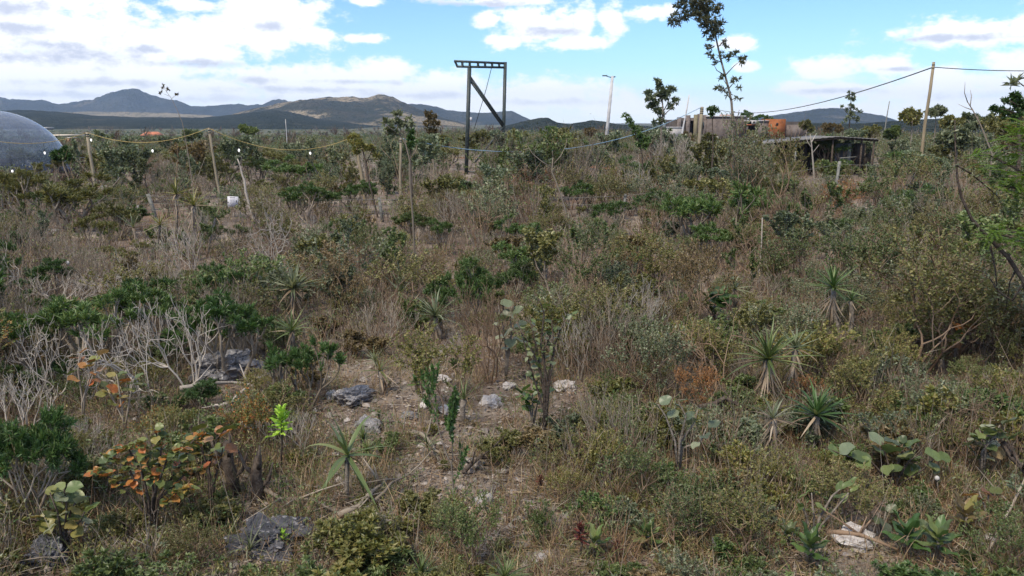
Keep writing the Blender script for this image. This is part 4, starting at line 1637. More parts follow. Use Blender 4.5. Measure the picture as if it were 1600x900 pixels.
# ================================================================= plants with large separate leaves
RL = {}
for key in ('autumn', 'grey', 'mid', 'vivid', 'lime', 'brown', 'yellow', 'dark', 'blue', 'orange', 'purple'):
    RL[key] = (round_leaf(LEAF1[key], 1.0), round_leaf(LEAF1[key], .86), round_leaf(LEAF1[key], .42, notch=False))


def broadleaf(px, base, stems, key, label, size, per=7, spread=.5, shape=(0, 1), r=.014, bark=BARKG, cat='plant', name='round_leaved_shrub', phrase=None, clear=True, keys=None, D=None):
    """crooked stems given as view paths [(x,y), ...] at the plant's own depth (with some depth spread), each carrying large leaves near its end"""
    g = gp(px, base) if D is None else base_at(px, D)
    D = g.y
    th = empty(name, g, label, cat)
    zc = D * math.cos(PITCH) + CAMH * math.sin(PITCH)
    mb = MB()
    xs, ys = [], []
    leafs = []
    for path in stems:
        y0 = RND.uniform(-.25, .25) * spread
        P = [g - Vector((0, 0, .04))]
        for i, (x, y) in enumerate(path):
            P.append(at(x, y, D + y0 * (i + 1) / len(path)))
            xs.append(x)
            ys.append(y)
        mb.tube(P, np.linspace(r, r * .35, len(P)), 5)
        # leaves along the outer half
        for k in range(per):
            t = 1 - (k / per) * .55
            i = t * (len(P) - 1)
            a = int(min(len(P) - 2, i))
            q = P[a].lerp(P[a + 1], i - a)
            leafs.append((q, RND.uniform(0, 6.28) if k else 0))
    part('stems', mb, bark, th, True)
    for q, az in leafs:
        kk = RND.choice(keys) if keys else key
        me = RND.choice([RL[kk][s] for s in shape])
        s = size * zc / FPX * RND.uniform(.7, 1.2)
        el = RND.uniform(-.5, .9)
        off = Vector((math.cos(az), math.sin(az), .2)) * s * .15
        obj('leaf', me, th, q - g + off, (RND.uniform(-.7, .7), -el, az), (s, s, s))
    if clear:
        keep(min(xs) - size / 2, min(ys) - size / 2, max(xs) + size / 2, max(ys) + size / 2, D)
    if phrase:
        land(phrase, sum(xs) / len(xs), sum(ys) / len(ys))
    return th


broadleaf(238, 838, [[(232, 780), (222, 740), (200, 700), (178, 708)], [(240, 790), (248, 740), (252, 700), (240, 668)], [(225, 800), (190, 760), (155, 735), (140, 750)], [(246, 780), (280, 730), (300, 690), (322, 676)], [(240, 770), (230, 720), (212, 690)],
                     [(250, 780), (290, 740), (318, 735)], [(228, 790), (200, 730), (165, 712)], [(238, 780), (262, 715), (285, 700)], [(242, 800), (275, 770), (300, 762)]],
          'autumn', 'round-leaved shrub turning yellow and orange at the lower left', 13, 40, 1.0, phrase='the orange and yellow shrub', bark=BARKD)
broadleaf(330, 800, [[(325, 740), (335, 690), (350, 672)], [(330, 750), (315, 700), (300, 676)], [(335, 750), (345, 720), (348, 700)]], 'autumn', 'thin round-leaved sprig with orange lowest leaves left of the split stump', 22, 7, .5, keys=('autumn', 'yellow', 'orange'), bark=BARKD)
broadleaf(98, 880, [[(96, 840), (90, 800), (78, 770)], [(100, 840), (110, 800), (120, 780)], [(95, 840), (70, 815), (45, 810)], [(100, 850), (104, 790), (100, 764)], [(100, 845), (125, 815), (132, 800)]], 'grey', 'light green round-leaved sprig under the dark ball-shaped bush', 22, 9, .5, keys=('mid', 'grey', 'yellow'), phrase='the light green sprig', bark=BARKD)
broadleaf(130, 660, [[(128, 620), (122, 580), (124, 552)], [(132, 620), (148, 580), (152, 556)], [(128, 630), (140, 590), (135, 565)]], 'orange', 'slim plant with bright orange top leaves between bare branches', 17, 5, .3, keys=('orange', 'orange', 'autumn'), phrase='the orange-topped plant', bark=TWIG)
broadleaf(195, 690, [[(192, 650), (185, 600), (182, 585)], [(198, 650), (205, 610), (208, 592)], [(195, 660), (175, 620), (168, 608)]], 'yellow', 'thin yellow-olive leafy plant in front of the bare grey branches', 17, 8, .4, keys=('yellow', 'autumn'), bark=TWIG)
broadleaf(850, 700, [[(852, 640), (858, 585), (866, 540), (884, 496), (893, 492)], [(853, 640), (846, 590), (838, 540), (828, 500)], [(856, 600), (845, 540), (850, 490), (842, 466)], [(852, 650), (840, 610), (825, 560), (815, 520)], [(858, 600), (866, 550), (862, 500)],
                     [(850, 600), (835, 555), (808, 505)], [(852, 600), (850, 545), (870, 505)]],
          'grey', 'crooked dark-stemmed young tree with pale grey-green leaves in the centre', 11, 14, .7, (1, 1, 2), .015, BARKD, 'tree', 'young_tree', phrase='the crooked young tree', keys=('grey', 'mid', 'blue', 'mid'))
broadleaf(832, 690, [[(832, 660), (826, 630), (815, 612)], [(834, 660), (840, 630), (848, 612)], [(832, 655), (832, 620), (830, 600)]], 'vivid', 'vivid green leafy shoot low against the crooked dark trunk', 17, 9, .3, phrase='the vivid green shoot')
broadleaf(790, 600, [[(792, 560), (786, 510), (778, 475)], [(794, 560), (800, 520), (796, 490)], [(790, 565), (796, 535), (800, 512)]], 'grey', 'plant with a few large pale grey-green leaves left of the crooked young tree', 25, 4, .3, phrase='the large pale leaves')
broadleaf(1400, 790, [[(1395, 750), (1385, 715), (1378, 690)], [(1392, 755), (1360, 720), (1330, 715), (1290, 700)], [(1402, 750), (1420, 720), (1440, 708)], [(1395, 745), (1410, 705), (1400, 690)], [(1400, 760), (1440, 735), (1462, 715)]],
          'mid', 'spreading shrub with round coin-like leaves on thin curved stems', 25, 5, .5, keys=('mid', 'mid', 'blue'), phrase='the coin-leaved shrub', bark=BARKD)
broadleaf(1060, 760, [[(1055, 690), (1040, 650), (1028, 632)], [(1062, 690), (1072, 650), (1060, 628)], [(1066, 700), (1095, 690), (1104, 668)], [(1064, 690), (1085, 660), (1090, 640)]], 'blue', 'thin plant with sparse pale round leaves right of centre', 18, 3, .4, keys=('grey', 'blue'), phrase='the sparse pale-leaved plant')
broadleaf(1115, 510, [[(1112, 480), (1104, 460)], [(1116, 480), (1122, 458)], [(1118, 490), (1132, 466)], [(1110, 490), (1098, 472)]], 'vivid', 'clump of large bright green leaves on the mid slope', 22, 5, .3, phrase='the large bright green leaves')
broadleaf(1378, 860, [[(1376, 820), (1370, 795)], [(1379, 825), (1384, 800)]], 'grey', 'tiny plant with three pale egg-shaped leaves below the coin-leaved shrub', 24, 2, .2)
broadleaf(1270, 850, [[(1258, 800), (1246, 780)], [(1272, 810), (1268, 770)], [(1280, 810), (1300, 775), (1312, 765)], [(1284, 820), (1326, 770)]], 'mid', 'stringy plant with narrow pointed leaves below the dark low rosette', 25, 3, .4, (2, 2))
broadleaf(1535, 760, [[(1540, 700), (1530, 670)], [(1535, 705), (1555, 680), (1562, 664)], [(1540, 710), (1570, 690)], [(1532, 720), (1510, 690)], [(1540, 700), (1548, 655)]], 'brown', 'leathery shrub with dull brownish-green leaves at the right edge', 25, 6, .5, keys=('brown', 'mid', 'grey'), phrase='the leathery brown-green shrub')
broadleaf(1545, 830, [[(1538, 790), (1530, 768)], [(1545, 790), (1544, 770)]], 'autumn', 'withered stem with curled golden leaves at the right edge', 21, 3, .2, keys=('orange', 'yellow'), phrase='the golden withered leaves')
broadleaf(1490, 585, [[(1494, 545), (1500, 522), (1498, 512)], [(1492, 545), (1488, 522)]], 'autumn', 'thin pale stem holding one large yellow-tan dead leaf under the olive bush', 24, 3, .2, keys=('autumn', 'orange'))
for (px, b, w, key, keys, lab, ph) in ((1458, 900, 88, 'mid', ('mid', 'vivid'), 'bright seedling with big paddle leaves at the bottom right', 'the paddle-leaved seedling'),
                                       (1504, 850, 78, 'brown', ('brown', 'yellow', 'brown'), 'brownish star-shaped leaf rosette near the right edge', 'the brown star rosette'),
                                       (1262, 905, 80, 'mid', ('mid', 'vivid'), 'broad green leaf rosette at the bottom edge left of the paddle-leaved seedling', None),
                                       (1228, 880, 52, 'mid', ('mid', 'grey'), 'small pale leaf rosette above the bottom edge rosette', None),
                                       (1412, 890, 78, 'dark', ('dark',), 'dark glossy leaf rosette left of the paddle-leaved seedling', None),
                                       (1010, 885, 52, 'vivid', ('vivid', 'mid'), 'green leaf rosette low in the herb bank', None),
                                       (650, 620, 30, 'vivid', ('vivid',), 'small glossy green leaf rosette right of the thin yellowish rosette', None),
                                       (930, 880, 60, 'vivid', ('vivid', 'mid'), 'upright green leaf rosette beside the dark red dead seedling', None)):
    g = gp(px, b)
    zc = g.y * math.cos(PITCH) + CAMH * math.sin(PITCH)
    th = empty('leaf_rosette', g, lab, 'plant')
    mb = MB()
    H = .62 * w * zc / FPX
    mb.tube([g - Vector((0, 0, .03)), g + Vector((.01, 0, H * .6)), g + Vector((0, 0, H))], [.014, .011, .01], 5)
    part('stem', mb, BARKG, th)
    n = 14 if w < 60 else 12
    for i in range(n):
        k = RND.choice(keys)
        me = RL[k][2]
        s = w * .52 * zc / FPX * RND.uniform(.75, 1.1)
        obj('leaf', me, th, (0, 0, H * (1 - .5 * i / n)), (RND.uniform(-.3, .3), -(1.15 - 1.1 * i / n) + RND.uniform(-.15, .15), i * 2.4), (s, s, s))
    keep(px - w * .45, b - w, px + w * .45, b - 8, g.y)
    if ph:
        land(ph, px, b - w / 2)


# the lime sapling and lime sprout
def whorled(px, base, top, key, lab, w, n=26, ph=None, stemmat=BARKD):
    g = gp(px, base)
    zc = g.y * math.cos(PITCH) + CAMH * math.sin(PITCH)
    t = at(px + 2, top + w * .4, g.y)
    th = empty('sapling', g, lab, 'sapling')
    mb = MB()
    mb.tube([g - Vector((0, 0, .03)), g.lerp(t, .5) + Vector((.012, 0, 0)), t], [.012, .009, .007], 5)
    part('stem', mb, stemmat, th)
    for i in range(n):
        k = i / n
        s = w * .48 * zc / FPX * RND.uniform(.7, 1.1)
        obj('leaf', RL[key][2], th, (t - g) * (.62 + .38 * (1 - k)), (RND.uniform(-.4, .4), -(1.2 - 1.2 * k) + RND.uniform(-.2, .2), i * 2.4), (s * (.65 + .35 * k), s * .7, s))
    keep(px - w * .5, top, px + w * .5, base - (base - top) * .4, g.y)
    if ph:
        land(ph, px, top + w / 2)


whorled(438, 752, 622, 'lime', 'bright lime green sapling standing out against the dark bushes', 54, 34, 'the lime sapling')
whorled(441, 880, 822, 'lime', 'little lime green sprout growing over the dark slab', 28, 14)
whorled(478, 900, 838, 'mid', 'grey-green sprout on a dark stick right of the dark slab', 34, 16)
whorled(905, 905, 808, 'purple', 'dark red dead seedling with hanging leaves at the bottom', 34, 40, 'the dark red seedling')
whorled(842, 786, 738, 'purple', 'small dark red dead seedling left of the green herbs', 24, 22)
whorled(962, 880, 838, 'purple', 'dark red withered seedling right of the tallest red one', 26, 22)


def flower(px, base, top, lab, r=.022):
    g = gp(px, base)
    t = at(px + 1, top, g.y)
    th = empty('white_flower', g, lab, 'flower', 'round white flower heads')
    mb = MB()
    mb.tube([g - Vector((0, 0, .03)), g.lerp(t, .5) + Vector((.01, 0, 0)), t], .005, 4)
    part('stalk', mb, BARKG, th)
    mb = MB()
    mb.tube([t - Vector((0, 0, r)), t - Vector((0, 0, r * .55)), t, t + Vector((0, 0, r * .6)), t + Vector((0, 0, r * .95))], [r * .35, r * .85, r, r * .8, r * .25], 8)
    part('head', mb, WHITEW, th, True)


flower(1155, 760, 699, 'round white flower head on a stalk below the half dead rosette')
flower(105, 470, 411, 'round white flower head above the left slope bushes', .04)
flower(1463, 800, 747, 'white flower head beneath the coin-leaved shrub')
flower(1268, 560, 502, 'white flower head left of the tall rosette stem', .03)
g_ = gp(398, 676)
sc_ = rock_mesh(4.4, 2, .9, .5)
sc_.materials.append(mat_solid('blue_plastic', (.20, .33, .42), (.30, .45, .54), 20, .5, .3))
tag(obj('plastic_scrap', sc_, None, g_ + Vector((0, 0, .05)), (.2, .1, .4), (.22, .16, .14)), 'crumpled pale blue plastic scrap beside the dark stumps', 'scrap')


# ================================================================= individually placed shrubs
CANDV, CANDO, CANDM = coloured(CAND, 'cand', 'vivid'), coloured(CAND, 'cand', 'olive'), coloured(CAND, 'cand', 'mid')
DOMEV, DOMEO = coloured(DOME, 'dome', 'vivid'), coloured(DOME, 'dome', 'olive')
hero('flat_topped_shrub', CANDO[1], 118, 362, 280, 160, 'widest flat-topped shrub with many upright bare stems left of the grey fence post', 'shrub', phrase='the widest flat-topped shrub')
hero('flat_topped_shrub', CANDO[0], 32, 350, 268, 90, 'flat-topped shrub in front of the dome at the left edge', 'shrub', phrase='the shrub in front of the dome')
hero('flat_topped_shrub', CANDO[2], 150, 398, 341, 56, 'small round-topped shrub below the widest flat-topped one', 'shrub')
hero('flat_topped_shrub', CANDO[3], 182, 378, 320, 60, 'leaning flat-topped shrub between the widest one and the grey fence post', 'shrub')
hero('flat_topped_shrub', CANDV[3], 482, 350, 288, 84, 'dark green flat-topped shrub right of the white sign', 'shrub', phrase='the dark shrub right of the notice')
hero('flat_topped_shrub', CANDV[1], 462, 304, 248, 90, 'bright green flat-topped shrub under the last sag of the yellow rope', 'shrub')
hero('flat_topped_shrub', CANDM[0], 405, 296, 246, 70, 'mid green shrub behind the white sign', 'shrub')
hero('flat_topped_shrub', CANDV[0], 150, 600, 468, 170, 'wide bright green shrub spreading over bare branches at the left', 'shrub', phrase='the wide green shrub')
hero('flat_topped_shrub', CANDV[2], 62, 610, 488, 110, 'loose green shrub at the left edge beside the wide one', 'shrub')
hero('flat_topped_shrub', CAND[3], 368, 600, 462, 120, 'dark flat-topped shrub rising over the mottled boulder', 'shrub', phrase='the shrub over the boulder')
hero('flat_topped_shrub', CANDV[3], 245, 560, 446, 110, 'dark green shrub with pale dead stems above the mottled boulder', 'shrub')
hero('flat_topped_shrub', CAND[1], 472, 648, 530, 104, 'dark green shrub behind the lime sapling', 'shrub', phrase='the dark shrub behind the lime sapling')
hero('ball_bush', DOME[0], 50, 838, 652, 158, 'dense dark green ball-shaped bush at the lower left edge', 'bush', phrase='the dark ball-shaped bush')
hero('ball_bush', DOMEV[1], 735, 512, 412, 100, 'dense vivid green bush right of the blue-green rosette', 'bush', phrase='the vivid green bush')
hero('flat_topped_shrub', CANDV[1], 1104, 402, 292, 132, 'large vivid dark green shrub in the middle distance right of centre', 'shrub', phrase='the large dark green shrub')
hero('flat_topped_shrub', CANDV[2], 1050, 385, 312, 70, 'vivid green shrub joined to the left of the large dark one', 'shrub')
hero('flat_topped_shrub', CANDV[3], 1012, 356, 300, 62, 'bright green flat-topped shrub beneath the blue rope end', 'shrub', phrase='the bright flat-topped shrub')
hero('flat_topped_shrub', CANDV[0], 955, 372, 316, 80, 'green shrub near the short middle fence post', 'shrub')
hero('flat_topped_shrub', CANDV[2], 900, 340, 290, 60, 'green flat-topped shrub beyond the sloping fence wire', 'shrub')
hero('ball_bush', DOMEV[2], 802, 474, 408, 60, 'dark green bush left of the crooked young tree crown', 'bush')
hero('flat_topped_shrub', CANDV[1], 812, 400, 340, 70, 'yellow-green flat-topped shrub in the centre', 'shrub')
hero('flat_topped_shrub', CANDM[3], 655, 380, 332, 70, 'mid green shrub at the foot of the slender tree', 'shrub')
hero('flat_topped_shrub', CANDV[0], 690, 400, 346, 50, 'dark green tuft right of the slender tree trunk', 'shrub')
hero('ball_bush', DOME[2], 310, 652, 598, 66, 'little dark green tuft bush under the bare branches', 'bush')
hero('flat_topped_shrub', CANDV[3], 560, 335, 285, 60, 'green shrub at the foot of the thick yellowish post', 'shrub')

GREENB = {k: coloured(BUSH, 'bush', k) for k in ('mid', 'yellow', 'brown', 'grey', 'vivid', 'blue', 'orange', 'dark', 'autumn')}
GREENB['olive'] = BUSH
BIGB = {k: coloured(BIG, 'big', k) for k in ('mid', 'yellow', 'brown', 'grey', 'vivid', 'blue', 'orange', 'dark', 'autumn')}
BIGB['olive'] = BIG
LOOSEC = {k: coloured(LOOSE, 'loose', k) for k in ('mid', 'yellow', 'brown', 'blue', 'orange', 'olive', 'vivid')}
LOOSEC['grey'] = LOOSE
SPRIGC = {k: coloured(SPRIG, 'sprig', k) for k in ('vivid', 'yellow', 'brown', 'grey', 'blue', 'olive')}
SPRIGC['mid'] = SPRIG
SAPLC = {k: coloured(SAPL, 'sapl', k) for k in ('grey', 'mid', 'blue', 'brown', 'yellow', 'dark')}
SAPLC['olive'] = SAPL
FIT = lambda *a, **k: hero(*a, **k)
hero('leafy_bush', BIGB['mid'][0], 925, 490, 350, 104, 'tall fresh green bush in the centre right of the crooked young tree', 'bush', phrase='the tall fresh green bush')
hero('leafy_bush', BIGB['yellow'][1], 1010, 480, 370, 110, 'yellow-olive bush right of the tall fresh green one', 'bush', phrase='the yellow-olive bush')
hero('leafy_bush', BIGB['brown'][2], 1085, 520, 388, 96, 'golden brown bush with dark forked stem left of the large bright leaves', 'bush', phrase='the golden brown bush')
hero('leafy_bush', BIGB['olive'][0], 640, 505, 392, 130, 'grey-olive bush over reddish grass left of the blue-green rosette', 'bush', phrase='the grey-olive bush')
hero('leafy_bush', BIGB['brown'][0], 545, 505, 402, 90, 'dull brown-green bush right of the broad grey rosette', 'bush')
hero('leafy_bush', BIGB['yellow'][2], 690, 655, 518, 120, 'feathery yellow-olive bush in the open middle foreground', 'bush', phrase='the feathery yellow-olive bush')
hero('fine_sapling', SAPLC['dark'][0], 712, 815, 585, 56, 'fine dark sapling with tiny leaves standing on the bare patch', 'sapling', phrase='the fine dark sapling')
hero('leafy_bush', BIGB['olive'][1], 1430, 590, 372, 190, 'large olive bush at the right with a dark hollow beneath', 'bush', phrase='the big olive bush')
hero('leafy_bush', BIGB['mid'][2], 1335, 480, 360, 110, 'mid green bush behind the fresh green rosette', 'bush')
hero('leafy_bush', BIGB['yellow'][0], 1545, 600, 482, 84, 'yellow-green bush at the right under the dark branch', 'bush', phrase='the right-hand yellow-green bush')
hero('leafy_bush', BIGB['yellow'][0], 1350, 665, 568, 120, 'low yellow-green bush right of the spiky rosettes', 'bush', phrase='the low yellow-green bush')
hero('leafy_bush', BIGB['mid'][1], 1225, 470, 362, 90, 'green bush above the largest spiky rosette', 'bush')
hero('leafy_bush', BIGB['mid'][0], 1460, 420, 330, 150, 'wide fresh green bush beyond the big olive one', 'bush', phrase='the wide fresh green bush')
hero('leafy_bush', BIGB['mid'][0], 1385, 350, 248, 110, 'rounded tree-like green bush left of the leaning cable pole', 'bush', phrase='the rounded green bush')
hero('leafy_bush', BIGB['orange'][1], 1318, 348, 284, 66, 'dry orange-leaved bush with a dark stem below the shed', 'bush', phrase='the dry orange bush')
hero('leafy_bush', BIGB['orange'][2], 1082, 650, 568, 62, 'dry orange bush low left of the largest spiky rosette', 'bush', phrase='the low dry orange bush')
hero('leafy_bush', BIGB['orange'][0], 1248, 650, 585, 60, 'withered orange-brown bush tucked between the spiky rosettes', 'bush', prot=False)
hero('leafy_bush', BIGB['orange'][0], 1235, 580, 540, 40, 'small rusty bush beneath the grey spiky rosette', 'bush', prot=False)
hero('leafy_bush', BIGB['autumn'][0], 695, 470, 420, 40, 'small golden bush left of the vivid green bush', 'bush')
hero('leafy_bush', BIGB['grey'][2], 1010, 640, 500, 110, 'grey dry bush with sparse leaves right of the crooked young tree', 'bush')
hero('leafy_bush', BIGB['yellow'][1], 1165, 890, 765, 130, 'yellow-green herb bush at the bottom right of centre', 'bush', phrase='the yellow herb bush')
hero('leafy_bush', BIGB['mid'][0], 990, 800, 680, 130, 'green and yellow herb bush right of the dark red seedlings', 'bush', phrase='the green herb bush')
hero('leafy_bush', BIGB['mid'][2], 735, 910, 775, 100, 'green leafy clump at the bottom in the middle', 'bush', phrase='the bottom middle clump')
hero('leafy_bush', BIGB['olive'][0], 1196, 352, 218, 110, 'dull olive tree-like bush in front of the block house', 'bush', phrase='the olive bush before the block house')
hero('leafy_bush', BIGB['grey'][1], 1146, 356, 190, 96, 'tall grey twiggy bush hiding the foot of the tall leaning tree', 'bush')

hero('leafy_bush', BIGB['mid'][1], 1075, 880, 770, 110, 'green small-leaved bush between the two herb bushes', 'bush')
hero('leafy_bush', BIGB['olive'][2], 1330, 830, 730, 110, 'olive grassy bush below the coin-leaved shrub', 'bush')
hero('leafy_bush', BIGB['yellow'][0], 875, 800, 730, 80, 'low yellow-green bush beside the small dark red seedling', 'bush')
hero('leafy_bush', BIGB['mid'][2], 1560, 930, 800, 110, 'green bush in the bottom right corner', 'bush')
hero('leafy_bush', BIGB['olive'][1], 300, 910, 830, 80, 'olive clump at the bottom left of the dark slab', 'bush')
hero('bare_shrub', BARER[3], 860, 930, 830, 100, 'dark dry twiggy shrub at the bottom beside the tall dark red seedling', 'dead shrub')
hero('bare_shrub', BAREP[0], 300, 612, 470, 150, 'pale leafless shrub with tangled white stems around the mottled boulder', 'dead shrub', phrase='the pale tangled shrub')
hero('bare_shrub', BAREP[3], 225, 640, 490, 90, 'pale grey dead shrub left of the mottled boulder', 'dead shrub')
hero('bare_shrub', BAREP[1], 80, 640, 500, 120, 'bleached leafless shrub under the left edge bushes', 'dead shrub')
hero('bare_shrub', BAREP[2], 40, 700, 600, 110, 'low bleached tangle of bare branches above the ball-shaped bush', 'dead shrub', phrase='the low bleached tangle')
hero('bare_shrub', BAREP[4], 110, 490, 430, 120, 'pale wind-bent dead shrub on the left slope', 'dead shrub')
hero('bare_shrub', BAREP[1], 430, 440, 320, 110, 'tall pale leafless shrub right of the white sign', 'dead shrub', phrase='the tall pale leafless shrub')
hero('bare_shrub', BAREP[2], 300, 440, 360, 70, 'white forked dead shrub at the foot of the tall yellowish rosettes', 'dead shrub')
hero('bare_shrub', BARE[3], 370, 432, 330, 80, 'grey dead shrub directly below the white sign', 'dead shrub')
hero('bare_shrub', BARER[0], 1010, 395, 318, 90, 'purple-grey bare shrub left of the large dark green one', 'dead shrub')
hero('bare_shrub', BARER[1], 1180, 440, 345, 110, 'purple-grey bare shrub right of the large dark green one', 'dead shrub')
hero('bare_shrub', BARER[4], 765, 600, 455, 110, 'dark purple twiggy shrub below the vivid green bush', 'dead shrub', phrase='the dark twiggy shrub')
hero('bare_shrub', BARER[3], 1120, 620, 480, 110, 'dark twiggy shrub with black stub left of the largest spiky rosette', 'dead shrub')
hero('bare_shrub', BARE[0], 1480, 520, 420, 120, 'grey leafless shrub inside the big olive bush', 'dead shrub', prot=False)
hero('bare_shrub', BARER[2], 960, 620, 520, 100, 'red-brown dry shrub between the crooked young tree and the orange bush', 'dead shrub')


# ================================================================= trees drawn along their own trunk lines
def line_tree(name, label, cat, D, base, trunk, limbs, clusters, key, r0, leaf, bark=BARKD, n=1.0, phrase=None, depth=1.0, wl=.42, clear=None, base_y=None):
    """trunk: view points from the foot up; limbs: view paths starting on the trunk; clusters: (x, y, radius_px, count) of leaves"""
    g = base_at(base, D) if base_y is None else gp(base, base_y)
    D = g.y
    th = empty(name, g, label, cat)
    nr = np.random.default_rng(len(label) * 7 + int(D))
    zc = D * math.cos(PITCH) + CAMH * math.sin(PITCH)
    u = zc / FPX
    mb = MB()
    P = [g - Vector((0, 0, .1)), g] + [at(x, y, D + RND.gauss(0, .03)) for x, y in trunk]
    mb.tube(P, np.linspace(r0, r0 * .35, len(P)), 7)
    part('trunk', mb, bark, th, True)
    if limbs:
        for path in limbs:
            mb = MB()
            dy = RND.uniform(-.5, .5) * depth
            Q = [at(x, y, D + dy * i / max(1, len(path) - 1)) for i, (x, y) in enumerate(path)]
            mb.tube(Q, np.linspace(r0 * .42, r0 * .12, len(Q)), 5)
            part('limb', mb, bark, th, True)
    if clusters:
        mb = MB()
        for (x, y, rp, cnt) in clusters:
            R = rp * u
            c = np.array(at(x, y, D + RND.uniform(-.4, .4) * depth * min(1.0, R * 2)))
            # several leaf whorls in each cluster, on little twigs from its centre
            nw = max(2, int(cnt / 3.0))
            for w in range(nw):
                o = nr.normal(0, 1, 3)
                o = o / np.linalg.norm(o) * R * (nr.uniform(.1, 1.0) ** .5) * (1.0 if nw > 1 else .15)
                o[2] = o[2] * .75
                q = c + o
                mb.tube([tuple(c), tuple((c + q) / 2 + nr.normal(0, R * .06, 3)), tuple(q)], [r0 * .10 + .002, r0 * .07 + .002, .003], 3, cap=False)
                k = max(5, int(9 * n))
                d = nrm(nr.normal(0, .8, (k, 3)) + o / max(R, 1e-6) * .9 + np.array([0, 0, .45]))
                mb.leaves(np.repeat(q[None], k, 0) - d * .02, d, nr.normal(0, 1, (k, 3)) + np.array([0, 0, 1.0]), leaf * u * nr.uniform(.65, 1.2, k), leaf * u * wl * nr.uniform(.8, 1.2, k))
        part('crown', mb, LEAF[key], th)
    if clear:
        keep(*clear, D)
    if phrase:
        xs = [c[0] for c in clusters] if clusters else [t[0] for t in trunk]
        ys = [c[1] for c in clusters] if clusters else [t[1] for t in trunk]
        land(phrase, sum(xs) / len(xs), sum(ys) / len(ys))
    return th


line_tree('leaning_tree', 'tall thin tree leaning left with a tufted dark crown cut by the top edge', 'tree', 25, 1150,
          [(1147, 240), (1145, 190), (1143, 160), (1140, 145), (1133, 118), (1126, 92), (1121, 70), (1118, 55), (1112, 38), (1104, 22), (1094, 8), (1080, -6)],
          [[(1118, 55), (1100, 38), (1075, 26), (1055, 30)], [(1112, 38), (1090, 22), (1068, 10)], [(1118, 55), (1126, 38), (1124, 14)], [(1126, 92), (1140, 88), (1156, 90)], [(1128, 97), (1112, 92), (1105, 74)], [(1133, 118), (1146, 104), (1158, 94)], [(1133, 118), (1120, 110), (1116, 102)],
           [(1138, 136), (1130, 124)], [(1139, 138), (1150, 125)], [(1143, 156), (1152, 152)], [(1143, 156), (1130, 140), (1124, 139)], [(1121, 74), (1130, 66), (1134, 60)]],
          [(1056, 30, 12, 80), (1048, 36, 5, 20), (1064, 12, 11, 70), (1072, 24, 10, 60), (1082, 8, 14, 110), (1098, 4, 14, 120), (1094, 22, 16, 150), (1110, 14, 13, 110), (1108, 32, 14, 120), (1122, 12, 7, 36), (1124, 38, 9, 50), (1120, 50, 10, 60), (1108, 50, 9, 50), (1100, 40, 8, 40), (1112, 60, 6, 28),
           (1070, -4, 14, 90), (1104, -8, 14, 90), (1104, 72, 4, 18), (1110, 86, 6, 27), (1109, 74, 3, 9), (1130, 64, 5, 18), (1134, 74, 4, 12), (1148, 82, 5, 27), (1160, 90, 5, 27), (1158, 98, 4, 18), (1140, 89, 5, 22), (1128, 86, 5, 18), (1118, 100, 3, 9), (1126, 122, 4, 18), (1132, 120, 3, 9), (1151, 124, 5, 22), (1146, 128, 3, 9),
           (1123, 138, 5, 22), (1130, 142, 4, 14), (1155, 136, 3, 10), (1154, 154, 4, 14), (1138, 148, 3, 9), (1136, 90, 4, 9)],
          'leaning', .045, 7.2, BARKG, .72, 'the tall leaning tree', 1.0, .27, (1095, 0, 1165, 182))
line_tree('small_tree', 'small open-crowned tree with upswept tufts left of the block house', 'tree', 38, 1036, [(1034, 240), (1033, 215), (1034, 190), (1036, 172), (1034, 150), (1032, 132)],
          [[(1034, 190), (1022, 170), (1012, 152)], [(1036, 175), (1044, 160), (1048, 146)], [(1035, 182), (1048, 170), (1057, 160)], [(1034, 160), (1028, 140), (1026, 126)], [(1034, 192), (1026, 176), (1018, 168)], [(1034, 195), (1026, 192)]],
          [(1027, 126, 4, 20), (1029, 134, 5, 27), (1034, 142, 6, 36), (1044, 142, 6, 36), (1050, 140, 4, 18), (1040, 152, 6, 27), (1030, 152, 6, 30), (1012, 146, 5, 27), (1016, 154, 6, 36), (1024, 160, 6, 36), (1018, 168, 6, 30), (1028, 172, 5, 22), (1056, 158, 5, 30), (1048, 166, 4, 18), (1034, 178, 5, 22), (1026, 192, 6, 27), (1034, 188, 4, 18)],
          'blue', .07, 7, BARKG, 1.0, 'the small open-crowned tree', 1.0, .4, (1008, 120, 1062, 200))
line_tree('slender_tree', 'slender pale-trunked tree bending at the top to a few broad tufts', 'tree', 16, 652,
          [(650, 440), (648, 400), (645, 340), (641, 290), (640, 250), (634, 226), (626, 212), (621, 202)],
          [[(626, 212), (612, 202), (600, 192)], [(621, 204), (622, 186), (620, 176)], [(632, 218), (638, 206), (642, 198)], [(640, 250), (650, 235), (652, 226)]],
          [(603, 190, 7, 27), (610, 200, 7, 27), (621, 178, 6, 27), (621, 192, 7, 30), (630, 196, 7, 27), (638, 190, 6, 22), (642, 196, 5, 18), (606, 206, 6, 18), (616, 208, 5, 18)],
          'grey', .028, 9, TWIG, .6, 'the slender tree', .6, .42, (596, 172, 648, 250))
line_tree('slender_tree', 'dark narrow sapling beside the slender pale-trunked tree', 'tree', 22, 643, [(642, 260), (641, 230), (641, 205)], None, [(641, 206, 5, 30), (641, 216, 6, 40), (642, 226, 5, 30), (645, 220, 5, 20)], 'dark', .03, 7, clear=(634, 198, 650, 232))
line_tree('small_tree', 'grey-brown upright bushy tree behind the slender pale-trunked tree', 'tree', 32, 680, [(676, 240), (674, 205), (672, 180)], None,
          [(668, 178, 7, 40), (676, 182, 7, 40), (670, 192, 8, 50), (680, 194, 7, 36), (668, 204, 6, 36), (678, 206, 6, 27)], 'brown', .05, 6, TWIG, 1.0, None, .8, .4, (660, 172, 688, 210))
